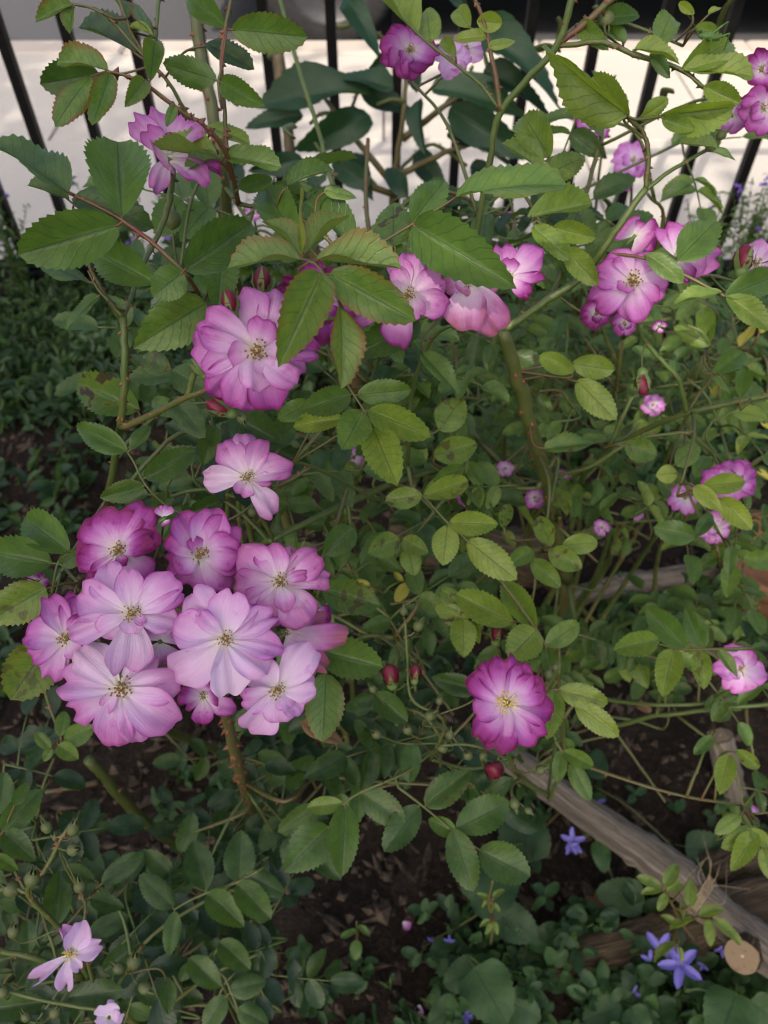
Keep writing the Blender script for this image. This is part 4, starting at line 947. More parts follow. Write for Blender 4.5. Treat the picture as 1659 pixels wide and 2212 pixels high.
# ------------------------------------------------------------------ tall rose bush on the right
B = Bush('rose_bush', 'tall airy rose bush with arching green canes and black-spotted light green leaves', 'rose bush', (0.30, 0.66, 0.0))
GB = B.o
B.px([(1225, 1250, 1.02), (1195, 1100, 0.80), (1162, 975, 0.66), (1130, 860, 0.60), (1085, 712, 0.545)], [30, 30, 30, 30, 28], red=0.1, wood=0.25, thorns=90, sides=10)
B.cane([GB + [0, 0, -0.03], P(1225, 1250, 1.02)], [0.010, 0.009], wood=0.5)
B.px([(1088, 715, 0.545), (1195, 640, 0.53), (1265, 590, 0.52), (1335, 490, 0.50), (1395, 408, 0.49)], [16, 17, 16, 15], red=0.1, thorns=90)
B.px([(1395, 408, 0.49), (1400, 330, 0.48), (1388, 285, 0.475), (1355, 252, 0.47)], [12, 10, 9], red=0.35, thorns=400)
B.px([(1397, 408, 0.49), (1450, 368, 0.49), (1525, 325, 0.495)], [10, 9, 8], red=0.1, thorns=60)
B.px([(1175, 655, 0.535), (1200, 620, 0.56), (1250, 470, 0.60), (1290, 330, 0.62), (1305, 260, 0.63)], [10, 11, 10, 9], red=0.5, thorns=120)
B.px([(1000, 720, 0.62), (1030, 500, 0.58), (1060, 340, 0.55), (1085, 235, 0.53), (1200, 103, 0.50), (1240, -20, 0.48)], [13, 14, 15, 16, 16], red=0.05, thorns=60)
B.px([(1199, 100, 0.50), (1270, 45, 0.495), (1340, -20, 0.49)], [15, 15], red=0.85, thorns=400)
B.px([(1203, 100, 0.50), (1300, 92, 0.49), (1370, 118, 0.485), (1470, 150, 0.48), (1520, 190, 0.48)], [11, 11, 10, 8], red=0.25, thorns=160)
B.px([(1082, 240, 0.53), (1068, 150, 0.52), (1045, 50, 0.515), (1018, -20, 0.51)], [13, 10, 8], red=0.95, thorns=120)
B.px([(1078, 235, 0.53), (1040, 185, 0.525), (985, 140, 0.52), (910, 80, 0.515), (870, 40, 0.51)], [7, 7, 6], red=0.2, thorns=100)
B.px([(1320, 547, 0.50), (1400, 560, 0.49), (1470, 590, 0.485), (1565, 640, 0.48), (1665, 700, 0.475)], [7, 7, 8], red=0.7)
B.px([(1290, 580, 0.515), (1320, 547, 0.50)], [8, 7], red=0.6)
B.px([(1335, 960, 0.72), (1400, 925, 0.68), (1482, 893, 0.64), (1580, 870, 0.62), (1680, 850, 0.60)], [12, 13, 13, 12], red=0.15, thorns=80)
B.px([(1484, 893, 0.64), (1470, 830, 0.62), (1450, 800, 0.61), (1395, 740, 0.60), (1370, 690, 0.58), (1340, 690, 0.57)], [11, 10, 8], red=0.05, thorns=60)
B.px([(1484, 893, 0.64), (1510, 850, 0.63), (1535, 812, 0.62), (1520, 740, 0.60), (1500, 700, 0.6)], [7, 6, 5], red=0.6)
B.px([(1484, 893, 0.64), (1486, 930, 0.66), (1560, 1000, 0.70), (1600, 1060, 0.74)], [9, 9], red=0.1)
B.px([(1335, 960, 0.72), (1260, 1030, 0.8), (1230, 1150, 0.92)], [12, 12], red=0.1)
B.px([(1180, 1030, 0.75), (1270, 1010, 0.72), (1350, 960, 0.70)], [9, 9], red=0.2)
B.px([(880, 1005, 0.66), (890, 850, 0.58), (920, 760, 0.52), (945, 720, 0.49), (1000, 690, 0.47), (1040, 650, 0.44)], [9, 9, 8], red=0.15, thorns=50)
B.px([(900, 1095, 0.66), (880, 1005, 0.66)], [9, 9])
B.px([(1005, 1000, 0.62), (985, 1050, 0.58), (915, 1071, 0.55)], [5, 4], red=0.3)
B.px([(915, 1071, 0.55), (968, 1131, 0.545), (1010, 1168, 0.54), (1050, 1215, 0.545), (1090, 1265, 0.55), (1155, 1355, 0.56), (1185, 1410, 0.58), (1210, 1490, 0.62), (1220, 1640, 0.70)], [6, 7, 7, 8, 8, 8], red=0.45, thorns=40)
B.px([(795, 300, 0.75), (790, 420, 0.74), (800, 520, 0.74), (820, 640, 0.76)], [9, 11, 12], red=0.7, thorns=80)
B.px([(600, -20, 0.80), (640, 130, 0.78), (690, 290, 0.76), (720, 400, 0.76), (800, 560, 0.78)], [9, 10, 11], red=0.1, thorns=30)
B.px([(820, 640, 0.76), (950, 850, 0.80), (1190, 1120, 0.85)], [12, 13], wood=0.3)
B.px([(1225, 1250, 1.02), (1290, 1540, 0.95), (1420, 1545, 0.88), (1560, 1530, 0.84), (1680, 1520, 0.82)], [11, 10, 10, 9], red=0.1)
B.px([(1300, 1510, 0.92), (1420, 1522, 0.87), (1540, 1512, 0.84), (1640, 1420, 0.72), (1560, 1402, 0.63)], [9, 8, 8, 6], red=0.1)
# sprays of buds around the right bloom
B.px([(1185, 1720, 0.80), (1125, 1680, 0.64), (1095, 1625, 0.56), (1090, 1560, 0.52)], [12, 11, 9], red=0.2, thorns=80)
B.px([(1220, 1640, 0.70), (1185, 1720, 0.80), (1215, 1500, 0.9)], [8, 8])
B.px([(1100, 1640, 0.57), (1020, 1610, 0.56), (955, 1610, 0.555)], [7, 6])
B.px([(1125, 1680, 0.62), (1105, 1700, 0.58), (1112, 1745, 0.565)], [8, 6])
B.px([(930, 1640, 0.62), (960, 1560, 0.58), (890, 1510, 0.57), (880, 1420, 0.565), (875, 1340, 0.56)], [8, 7, 6], thorns=60)
B.px([(930, 1640, 0.62), (1010, 1660, 0.64), (1095, 1650, 0.62)], [8, 8])

w3 = view(1600, 1600)
c = w3(95, 1270)
bloom(B, *c, 0.50, cp(w3, [(80, 985, 190, 0.1, 0.62), (195, 1030, 170, 0.1, 0.6), (305, 1140, 190, 0.12, 0.66), (372, 1315, 180, 0.05, 0.66), (300, 1490, 190, 0.05, 0.62), (150, 1525, 200, 0.12, 0.5), (20, 1565, 240, -0.05, 0.72), (-95, 1490, 170, 0.0, 0.66), (-100, 1300, 190, 0.12, 0.5), (-105, 1090, 190, 0.1, 0.68), (-20, 1020, 170, 0.1, 0.6), (60, 1470, 150, 0.2, 0.4)]), mag=0.62, pur=0.45, stam=18, fresh=True, face=(-0.1, 0.15))
c = v6(845, 215)
bloom(B, *c, 0.50, cp(v6, [(690, 65, 210, 0.1, 0.46), (850, 45, 230, 0.1, 0.42), (1015, 105, 210, 0.1, 0.46), (1050, 265, 190, 0.15, 0.44), (985, 355, 150, 0.1, 0.5), (870, 455, 190, 0.0, 0.48), (600, 350, 200, -0.05, 0.5), (630, 160, 180, 0.1, 0.48), (780, 270, 110, 0.5, 0.52)]), mag=0.46, pur=0.4, stam=16, face=(0, 0.3))
auto_bloom(B, 1288, 678, 0.54, 36, 6, 0.72, 0.15); auto_bloom(B, 1350, 700, 0.55, 28, 5, 0.6, 0.2); auto_bloom(B, 1425, 705, 0.56, 16, 4, 0.55, 0.1)
c = v6(860, -60); bloom(B, *c, 0.53, cp(v6, [(790, -130, 180, 0.1, 0.55), (900, -150, 190, 0.1, 0.6), (1000, -60, 170, 0.1, 0.62), (930, 0, 170, 0.3, 0.5)]), mag=0.58, pur=0.1, stam=0)
c = v6(1120, 70); bloom(B, *c, 0.51, cp(v6, [(1040, -140, 170, 0.0, 0.5), (1160, -150, 160, 0.0, 0.48), (1380, 90, 150, 0.1, 0.42), (1260, 170, 170, 0.1, 0.38), (1190, 215, 120, -0.1, 0.62), (1340, 20, 90, -0.2, 0.6)]), mag=0.46, pur=0.4, stam=0)
c = v6(1590, 110); bloom(B, *c, 0.52, cp(v6, [(1600, -40, 110, 0.1, 0.34), (1680, 0, 120, 0.1, 0.36), (1540, 150, 110, 0.1, 0.45), (1650, 170, 130, 0.1, 0.5)]), mag=0.4, pur=0.4, stam=9); bud(B, 1606, 565, 0.50, 62, (0.15, 1, 0.1))
# top blooms
auto_bloom(B, 885, 108, 0.56, 62, 8, 0.62, 0.5, lift=0.2); auto_bloom(B, 975, 128, 0.57, 44, 5, 0.26, 0.75); auto_bloom(B, 1010, 105, 0.575, 40, 4, 0.3, 0.6)
auto_bloom(B, 1645, 150, 0.52, 46, 6, 0.85, 0.15); auto_bloom(B, 1650, 235, 0.52, 55, 6, 0.55, 0.25); auto_bloom(B, 1580, 250, 0.54, 40, 5, 0.5, 0.4)
auto_bloom(B, 1580, 1040, 0.66, 58, 7, 0.5, 0.5, squash=(1, 0.85)); auto_bloom(B, 1480, 1075, 0.74, 34, 5, 0.45, 0.5); auto_bloom(B, 1545, 1140, 0.76, 36, 5, 0.4, 0.2)
auto_bloom(B, 1600, 1445, 0.66, 54, 6, 0.42, 0.45)
for (x, y, d, r_, m_) in [(1155, 1075, 0.80, 24, 0.5), (1010, 1070, 0.78, 26, 0.45), (765, 990, 0.76, 22, 0.4), (1410, 875, 0.80, 26, 0.42), (1092, 1012, 0.8, 18, 0.35), (1215, 1030, 0.82, 18, 0.5), (1300, 1140, 0.9, 18, 0.42), (1375, 1110, 0.92, 16, 0.4), (560, 895, 0.72, 14, 0.55)]:
    auto_bloom(B, x, y, d, r_, 5, m_, 0.45)
for (x, y, d, s, u) in [(1388, 825, 0.58, 50, (0, -1, 0.1)), (845, 1462, 0.55, 56, (-0.1, 0.8, 0.5)), (897, 1456, 0.56, 40, (0.1, 1, 0.3)), (1068, 1665, 0.55, 58, (-0.2, 0.5, 0.8)), (1073, 1372, 0.57, 44, (0.1, 1, 0.3))]: bud(B, x, y, d, s, u)
for (x, y, d, s, u) in [(1170, 1662, 0.58, 34, (0.8, 0.4, 0.3)), (1112, 1738, 0.56, 36, (0.2, -0.8, 0.3)), (1143, 1752, 0.56, 26, (0.8, -0.6, 0.3)), (1010, 1630, 0.56, 36, (-0.4, 0.6, 0.5)), (955, 1615, 0.56, 34, (-0.8, 0.5, 0.3)), (1045, 1632, 0.56, 34, (0.2, 0.9, 0.4)), (972, 1585, 0.56, 30, (0.1, 1, 0.2)),
                        (905, 1350, 0.56, 38, (0.5, 0.8, 0.2)), (872, 1318, 0.56, 30, (0, 1, 0.2)), (880, 1575, 0.57, 36, (-0.3, 0.6, 0.5)), (812, 1585, 0.58, 36, (-0.5, 0.4, 0.5)), (930, 1545, 0.57, 36, (0.8, 0.6, 0.2)), (805, 1487, 0.58, 30, (-0.5, 0.7, 0.3)), (950, 1512, 0.575, 28, (0.2, 0.9, 0.3)), (1050, 1450, 0.56, 26, (0, 1, 0.2)), (1185, 1455, 0.54, 34, (0.2, 1, 0.2)), (1200, 1440, 0.54, 30, (0.5, 0.9, 0.2)),
                        (1310, 45, 0.5, 60, (0, -1, 0.1))]: bud(B, x, y, d, s, u, 'rose_hip')

L2 = dict(tone=0.78)
rose_leaf(B, [(912, 1070, 832, 1082, 0.62, dict(tone=0.72, spot=0.8)), (916, 1072, 1012, 1038, 0.52, dict(tone=0.72, spot=0.5)), (967, 1134, 957, 1219, 0.72, dict(tone=0.80)), (970, 1130, 1078, 1132, 0.52, dict(tone=0.80)), (1010, 1168, 1116, 1252, 0.52, dict(tone=0.84))], 0.54, [(912, 1070), (940, 1100), (968, 1131), (1010, 1168), (1050, 1215)], red=0.4)
rose_leaf(B, [(1108, 1347, 983, 1282, 0.50, dict(tone=0.68)), (1157, 1356, 1088, 1256, 0.50, dict(tone=0.66)), (1160, 1360, 1098, 1424, 0.88, dict(tone=0.72)), (1178, 1396, 1255, 1344, 0.56, dict(tone=0.64)), (1180, 1400, 1195, 1470, 0.5, dict(tone=0.4))], 0.56, [(1108, 1340), (1155, 1357), (1180, 1398), (1190, 1420)], red=0.6)
rose_leaf(B, [(1015, 1345, 938, 1310, 0.6, dict(tone=0.66, spot=1.0)), (1000, 1337, 1002, 1419, 0.72, dict(tone=0.72)), (1005, 1320, 950, 1270, 0.6, dict(tone=0.61, spot=0.8)), (1020, 1340, 1035, 1390, 0.5, dict(tone=0.66))], 0.57)
rose_leaf(B, [(937, 985, 1034, 958, 0.62, dict(tone=0.64, spot=0.7)), (950, 930, 1000, 855, 0.8, dict(tone=0.61, spot=0.6)), (1002, 1010, 935, 1040, 0.5, dict(tone=0.56))], 0.58)
rose_leaf(B, [(862, 1165, 795, 1195, 0.8, dict(tone=0.56, spot=0.7)), (870, 1165, 925, 1195, 0.7, dict(tone=0.61, spot=0.3)), (880, 1180, 895, 1242, 0.75, dict(tone=0.66))], 0.57)
rose_leaf(B, [(1215, 1178, 1293, 1172, 0.6, dict(tone=0.68)), (1185, 1188, 1258, 1228, 0.65, dict(tone=0.66, spot=0.8)), (1190, 1180, 1162, 1112, 0.62, dict(tone=0.66, spot=0.8)), (1150, 1210, 1210, 1268, 0.55, dict(tone=0.58)), (1150, 1190, 1090, 1220, 0.6, dict(tone=0.56)), (1085, 1140, 1100, 1085, 0.55, dict(tone=0.56, spot=1.0))], 0.60)
rose_leaf(B, [(1206, 1490, 1316, 1520, 0.50, dict(tone=0.72, spot=0.3)), (1243, 1520, 1338, 1592, 0.46, dict(tone=0.80, edge=0.2)), (1200, 1492, 1182, 1596, 0.52, dict(tone=0.61, edge=0.2))], 0.55, [(1245, 1518), (1206, 1490), (1180, 1495)], red=0.6)
rose_leaf(B, [(1213, 1625, 1204, 1690, 0.5, dict(tone=0.56)), (1216, 1622, 1282, 1655, 0.5, dict(tone=0.56)), (1232, 1648, 1276, 1730, 0.45, dict(tone=0.48))], 0.60, [(1232, 1648), (1214, 1623), (1200, 1600)], red=0.4)
# right, upper
rose_leaf(B, [(1548, 322, 1468, 304, 0.32, dict(tone=0.62)), (1535, 325, 1590, 345, 0.3, dict(tone=0.5))], 0.492)
for (x, y, u) in [(1520, 275, (-0.3, 0.9, 0.2)), (1548, 268, (0.2, 1, 0.2)), (1560, 290, (0.7, 0.6, 0.2))]: bud(B, x, y, 0.495, 34, u, 'rose_hip')
rose_leaf(B, [(1188, 342, 1128, 242, 0.66, dict(tone=0.66, spot=0.1)), (1180, 378, 1268, 335, 0.62, dict(tone=0.66, spot=0.3)), (1170, 370, 1085, 300, 0.4, dict(tone=0.61)), (1180, 385, 1225, 410, 0.4, dict(tone=0.56))], 0.52, [(1170, 342), (1178, 378), (1185, 420)], red=0.4)
rose_leaf(B, [(1355, 250, 1165, 98, 0.36, dict(tone=0.72, flip=True, d=-0.01)), (1360, 252, 1280, 165, 0.5, dict(tone=0.74, flip=True)), (1380, 255, 1450, 215, 0.45, dict(tone=0.74, flip=True)), (1425, 250, 1585, 232, 0.44, dict(tone=0.72, flip=True)), (1430, 255, 1500, 280, 0.5, dict(tone=0.66))], 0.465, [(1425, 252), (1380, 258), (1355, 252)], red=0.5)
rose_leaf(B, [(1418, 106, 1450, 28, 0.68, dict(tone=0.64)), (1470, 152, 1586, 84, 0.50, dict(tone=0.66)), (1472, 152, 1632, 160, 0.24, dict(tone=0.76)), (1370, 106, 1472, 130, 0.26, dict(tone=0.72)), (1520, 186, 1600, 222, 0.55, dict(tone=0.66)), (1410, 115, 1445, 165, 0.5, dict(tone=0.3))], 0.475, [(1370, 112), (1420, 130), (1470, 150), (1520, 188)], red=0.3)
rose_leaf(B, [(1290, 45, 1385, 30, 0.45, dict(tone=0.25)), (1250, 50, 1310, 105, 0.5, dict(tone=0.56)), (1350, 95, 1300, 50, 0.4, dict(tone=0.45))], 0.50)
rose_leaf(B, [(1015, 60, 985, 15, 0.8, dict(tone=0.76)), (1030, 45, 1085, 50, 0.75, dict(tone=0.81)), (1050, 80, 980, 85, 0.4, dict(tone=0.76)), (1055, 100, 1115, 85, 0.4, dict(tone=0.76)), (930, 90, 920, 10, 0.72, dict(tone=0.68)), (900, 75, 800, -25, 0.33, dict(tone=0.72)), (985, 120, 955, 80, 0.6, dict(tone=0.66))], 0.515)
rose_leaf(B, [(1530, 30, 1560, 15, 0.4, dict(tone=0.91)), (1500, 30, 1465, 5, 0.5, dict(tone=0.91)), (1500, 60, 1555, 75, 0.4, dict(tone=0.61))], 0.50)
rose_leaf(B, [(1463, 563, 1550, 474, 0.68, dict(tone=0.45)), (1395, 550, 1478, 606, 0.42, dict(tone=0.56)), (1566, 640, 1690, 590, 0.50, dict(tone=0.42)), (1570, 640, 1668, 712, 0.42, dict(tone=0.68)), (1560, 632, 1455, 655, 0.28, dict(tone=0.61))], 0.478)
rose_leaf(B, [(1532, 742, 1520, 660, 0.50, dict(tone=0.61)), (1535, 745, 1455, 705, 0.45, dict(tone=0.66, edge=0.1)), (1540, 806, 1612, 758, 0.55, dict(tone=0.48)), (1545, 812, 1580, 850, 0.3, dict(tone=0.61)), (1600, 860, 1610, 800, 0.6, dict(tone=0.45))], 0.57)
rose_leaf(B, [(1240, 803, 1165, 768, 0.56, dict(tone=0.74)), (1235, 785, 1328, 800, 0.58, dict(tone=0.72)), (1246, 822, 1330, 906, 0.54, dict(tone=0.76))], 0.56)
rose_leaf(B, [(1140, 470, 1280, 440, 0.4, dict(tone=0.61)), (1195, 490, 1287, 515, 0.50, dict(tone=0.68)), (1150, 490, 1230, 560, 0.45, dict(tone=0.66)), (1222, 538, 1292, 615, 0.52, dict(tone=0.72))], 0.50, [(1145, 462), (1190, 505), (1222, 540)], red=0.3)
rose_leaf(B, [(1515, 1052, 1615, 1038, 0.48, dict(tone=0.82)), (1500, 1050, 1560, 1105, 0.48, dict(tone=0.86)), (1555, 1076, 1624, 1144, 0.52, dict(tone=0.82))], 0.58)
rose_leaf(B, [(1460, 1005, 1512, 958, 0.68, dict(tone=0.61)), (1463, 1022, 1418, 1026, 0.95, dict(tone=0.81))], 0.62)
rose_leaf(B, [(1422, 1382, 1324, 1404, 0.56, dict(tone=0.66)), (1455, 1403, 1432, 1502, 0.58, dict(tone=0.72)), (1512, 1406, 1520, 1486, 0.55, dict(tone=0.66, spot=0.6)), (1480, 1400, 1395, 1310, 0.5, dict(tone=0.4)), (1550, 1405, 1595, 1465, 0.36, dict(tone=0.61)), (1520, 1400, 1480, 1310, 0.5, dict(tone=0.4))], 0.60, [(1420, 1390), (1470, 1402), (1550, 1402), (1620, 1400)], red=0.5)
rose_leaf(B, [(1500, 1160, 1412, 1140, 0.62, dict(tone=0.42)), (1580, 1180, 1575, 1240, 0.5, dict(tone=0.4)), (1605, 1205, 1680, 1215, 0.6, dict(tone=0.61)), (1500, 1160, 1540, 1110, 0.5, dict(tone=0.35))], 0.62)
rose_leaf(B, [(1175, 970, 1290, 955, 0.4, dict(tone=0.45, spot=1.0)), (1350, 960, 1420, 985, 0.75, dict(tone=0.42, spot=0.7))], 0.60)
rose_leaf(B, [(1600, 1760, 1545, 1800, 0.5, dict(tone=0.72)), (1620, 1790, 1665, 1830, 0.55, dict(tone=0.74)), (1640, 1790, 1560, 1830, 0.5, dict(tone=0.70)), (1630, 1800, 1580, 1880, 0.5, dict(tone=0.76)), (1650, 1830, 1665, 1900, 0.5, dict(tone=0.72))], 0.66)
rose_leaf(B, [(1575, 1630, 1555, 1715, 0.52, dict(tone=0.72)), (1590, 1620, 1640, 1660, 0.5, dict(tone=0.66, spot=0.8)), (1540, 1590, 1500, 1630, 0.5, dict(tone=0.4))], 0.66)
# over the dark soil, below
rose_leaf(B, [(712, 1786, 613, 1884, 0.66, dict(tone=0.34)), (746, 1740, 738, 1892, 0.44, dict(tone=0.36)), (780, 1712, 875, 1778, 0.58, dict(tone=0.28, spot=0.5)), (740, 1735, 662, 1745, 0.5, dict(tone=0.61))], 0.58, [(712, 1780), (745, 1735), (782, 1710), (830, 1690)], red=0.3)
rose_leaf(B, [(985, 1790, 1102, 1732, 0.60, dict(tone=0.34)), (978, 1790, 1022, 1926, 0.48, dict(tone=0.36, spot=0.3)), (1035, 1836, 1148, 1894, 0.66, dict(tone=0.38)), (918, 1740, 1020, 1662, 0.52, dict(tone=0.3, spot=0.6)), (905, 1740, 830, 1840, 0.52, dict(tone=0.24)), (985, 1800, 925, 1770, 0.6, dict(tone=0.45))], 0.58, [(978, 1795), (918, 1745), (860, 1700)], red=0.3)
rose_leaf(B, [(890, 1600, 885, 1692, 0.5, dict(tone=0.24)), (1030, 1492, 930, 1462, 0.48, dict(tone=0.22)), (810, 1500, 880, 1560, 0.6, dict(tone=0.26))], 0.60)
for k in range(12):
    x, y = rng.uniform(950, 1650), rng.uniform(650, 1400); t = P(x, y, rng.uniform(0.72, 1.0))
    B.cane([GB + [rng.uniform(-.12, .2), rng.uniform(-.1, .15), -0.03], GB * 0.45 + t * 0.55 + [rng.uniform(-.05, .05), 0.05, 0.02], t], [0.0042, 0.0032, 0.0018], red=rng.uniform(0, 0.5), thorns=60)
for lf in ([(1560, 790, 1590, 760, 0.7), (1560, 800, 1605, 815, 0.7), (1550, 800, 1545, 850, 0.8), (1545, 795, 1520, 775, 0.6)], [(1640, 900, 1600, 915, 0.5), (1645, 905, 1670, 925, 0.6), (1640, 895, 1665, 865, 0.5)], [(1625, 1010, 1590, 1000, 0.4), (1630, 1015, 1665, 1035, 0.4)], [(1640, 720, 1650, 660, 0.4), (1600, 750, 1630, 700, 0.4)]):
    rose_leaf(B, lf, 0.92, tone=0.6, me=yellow_me, hero=False)  # yellow colour stands in for sunlight on these right-edge leaflets
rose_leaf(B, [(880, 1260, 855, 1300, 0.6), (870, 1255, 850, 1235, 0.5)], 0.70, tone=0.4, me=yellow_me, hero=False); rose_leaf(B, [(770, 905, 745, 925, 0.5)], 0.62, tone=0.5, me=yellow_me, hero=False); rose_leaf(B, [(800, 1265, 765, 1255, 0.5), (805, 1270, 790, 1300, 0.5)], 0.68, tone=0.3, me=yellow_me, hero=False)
fill(B, [(940, 640, 1659, 1150, 0.68, 1.15, 110, 0.48, 0.35, 0.027), (1150, 1100, 1659, 1560, 0.74, 1.1, 62, 0.46, 0.5, 0.028), (950, 1000, 1200, 1350, 0.68, 1.0, 34, 0.46, 0.4, 0.028),
         (1100, 200, 1659, 560, 0.60, 0.85, 7, 0.45, 0.1, 0.032), (900, 380, 1150, 560, 0.60, 0.8, 6, 0.45, 0.2, 0.032), (1400, 1560, 1659, 1800, 0.75, 1.0, 9, 0.45, 0.5, 0.028), (1080, 1560, 1330, 1680, 0.8, 1.0, 8, 0.3, 0.1, 0.03)])
finish(B)

# ------------------------------------------------------------------ low rose bush, bottom left
C = Bush('rose_bush', 'low rose bush with one ragged pale bloom and clusters of small green hips', 'rose bush', (-0.40, 0.22, 0.0))
GC = C.o
C.px([(330, 2260, 0.85), (240, 2150, 0.68), (110, 2080, 0.60), (-20, 2050, 0.58)], [14, 13, 12], red=0.2, thorns=80)
C.cane([GC + [0, 0, -0.03], P(330, 2260, 0.85)], [0.006, 0.005])
C.px([(200, 2130, 0.64), (140, 2020, 0.57), (60, 1930, 0.54), (100, 1875, 0.53), (130, 1815, 0.525), (150, 1785, 0.525)], [11, 10, 10, 9, 8], red=0.15, thorns=300)
C.px([(60, 1930, 0.54), (20, 1915, 0.54), (-10, 1930, 0.54)], [9, 8], thorns=200)
C.px([(205, 2140, 0.64), (180, 2030, 0.56), (185, 1960, 0.55), (172, 1925, 0.55)], [8, 7], thorns=120)
C.px([(240, 2150, 0.68), (280, 2090, 0.62), (300, 2070, 0.60)], [8, 7])
C.px([(240, 2150, 0.68), (330, 2020, 0.68), (470, 1930, 0.66), (580, 1850, 0.66)], [9, 8, 6], red=0.3)
C.px([(330, 2200, 0.75), (450, 2110, 0.70), (560, 2060, 0.70)], [9, 6], red=0.3)
C.px([(-20, 2130, 0.6), (90, 2160, 0.6), (240, 2185, 0.6)], [9, 8])
v7 = view(0, 2433); c = v7(420, 1242)
bloom(C, *c, 0.53, cp(v7, [(375, 1075, 90, 0.2, 0.22), (495, 1045, 140, 0.1, 0.14), (610, 1180, 120, 0.0, 0.16), (200, 1405, 80, 0.0, 0.16), (390, 1460, 100, 0.0, 0.12), (480, 1340, 60, 0.2, 0.1)]), mag=0.15, pur=0.6, stam=11, narrow=True, face=(0, 0.1), fresh=True)
c = v7(655, 1620); bloom(C, *c, 0.56, cp(v7, [(640, 1540, 130, 0.5, 0.1), (690, 1560, 120, 0.4, 0.1), (600, 1590, 120, 0.4, 0.12), (620, 1690, 130, 0.5, 0.12), (700, 1680, 120, 0.4, 0.14)]), mag=0.12, pur=0.5, stam=0, face=(0, 0.5))
for (x, y, d, s, u) in [(158, 1788, 0.525, 46, (0.3, 1, 0.2)), (100, 1785, 0.53, 40, (-0.4, 0.9, 0.2)), (160, 1835, 0.52, 46, (0.7, 0.3, 0.5)), (120, 1808, 0.53, 24, (0, 1, 0.3)), (172, 1912, 0.55, 44, (0, 1, 0.3)), (70, 1895, 0.53, 56, (0.3, 0.8, 0.4)), (22, 1918, 0.54, 56, (-0.4, 0.7, 0.4)), (30, 2010, 0.55, 44, (0.2, 0.9, 0.3)), (290, 2075, 0.59, 52, (0.2, 0.9, 0.3)), (315, 2135, 0.60, 44, (0.8, -0.2, 0.3)), (255, 2090, 0.59, 40, (-0.7, 0.6, 0.2)), (120, 2185, 0.60, 40, (0.5, 0.8, 0.2)), (55, 2195, 0.60, 34, (-0.4, 0.8, 0.2)), (5, 2140, 0.59, 44, (-0.2, 0.9, 0.2))]:
    bud(C, x, y, d, s, u, 'rose_hip')
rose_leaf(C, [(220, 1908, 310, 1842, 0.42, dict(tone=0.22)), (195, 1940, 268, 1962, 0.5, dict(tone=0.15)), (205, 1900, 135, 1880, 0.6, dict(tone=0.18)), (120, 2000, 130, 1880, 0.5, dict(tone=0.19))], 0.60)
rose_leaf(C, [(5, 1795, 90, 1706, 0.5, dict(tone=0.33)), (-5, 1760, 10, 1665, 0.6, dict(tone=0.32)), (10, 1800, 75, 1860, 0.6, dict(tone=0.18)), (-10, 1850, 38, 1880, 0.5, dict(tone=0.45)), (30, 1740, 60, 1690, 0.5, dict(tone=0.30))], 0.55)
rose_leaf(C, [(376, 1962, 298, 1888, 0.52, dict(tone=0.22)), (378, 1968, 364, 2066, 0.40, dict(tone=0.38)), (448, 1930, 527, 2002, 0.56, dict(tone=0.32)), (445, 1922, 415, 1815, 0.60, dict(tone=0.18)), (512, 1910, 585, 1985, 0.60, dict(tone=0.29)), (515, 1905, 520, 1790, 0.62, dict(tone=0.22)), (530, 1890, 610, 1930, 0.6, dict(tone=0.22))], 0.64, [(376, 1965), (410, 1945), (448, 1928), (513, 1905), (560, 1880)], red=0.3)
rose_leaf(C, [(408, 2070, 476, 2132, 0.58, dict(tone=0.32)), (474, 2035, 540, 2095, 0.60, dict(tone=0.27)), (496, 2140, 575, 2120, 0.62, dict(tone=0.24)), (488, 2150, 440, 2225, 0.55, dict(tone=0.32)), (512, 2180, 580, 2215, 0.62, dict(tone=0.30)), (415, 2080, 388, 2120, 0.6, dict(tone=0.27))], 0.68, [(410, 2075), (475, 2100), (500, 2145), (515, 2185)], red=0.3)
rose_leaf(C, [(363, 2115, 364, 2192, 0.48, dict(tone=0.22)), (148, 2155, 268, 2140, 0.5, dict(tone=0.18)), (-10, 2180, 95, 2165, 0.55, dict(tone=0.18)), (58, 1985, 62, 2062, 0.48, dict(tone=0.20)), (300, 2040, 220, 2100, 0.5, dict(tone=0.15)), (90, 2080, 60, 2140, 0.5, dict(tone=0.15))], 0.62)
for k in range(5):
    x, y = rng.uniform(-50, 500), rng.uniform(1750, 2200); t = P(x, y, rng.uniform(0.68, 0.85))
    C.cane([GC + [rng.uniform(-.06, .06), rng.uniform(-.03, .08), -0.03], GC * 0.4 + t * 0.6 + [0, 0.03, 0.02], t], [0.004, 0.003, 0.0016], red=rng.uniform(0, 0.5), thorns=60)
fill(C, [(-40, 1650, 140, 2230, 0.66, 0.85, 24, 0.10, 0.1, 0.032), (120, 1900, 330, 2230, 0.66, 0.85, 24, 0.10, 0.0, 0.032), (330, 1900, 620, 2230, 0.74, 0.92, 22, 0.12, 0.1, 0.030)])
finish(C)

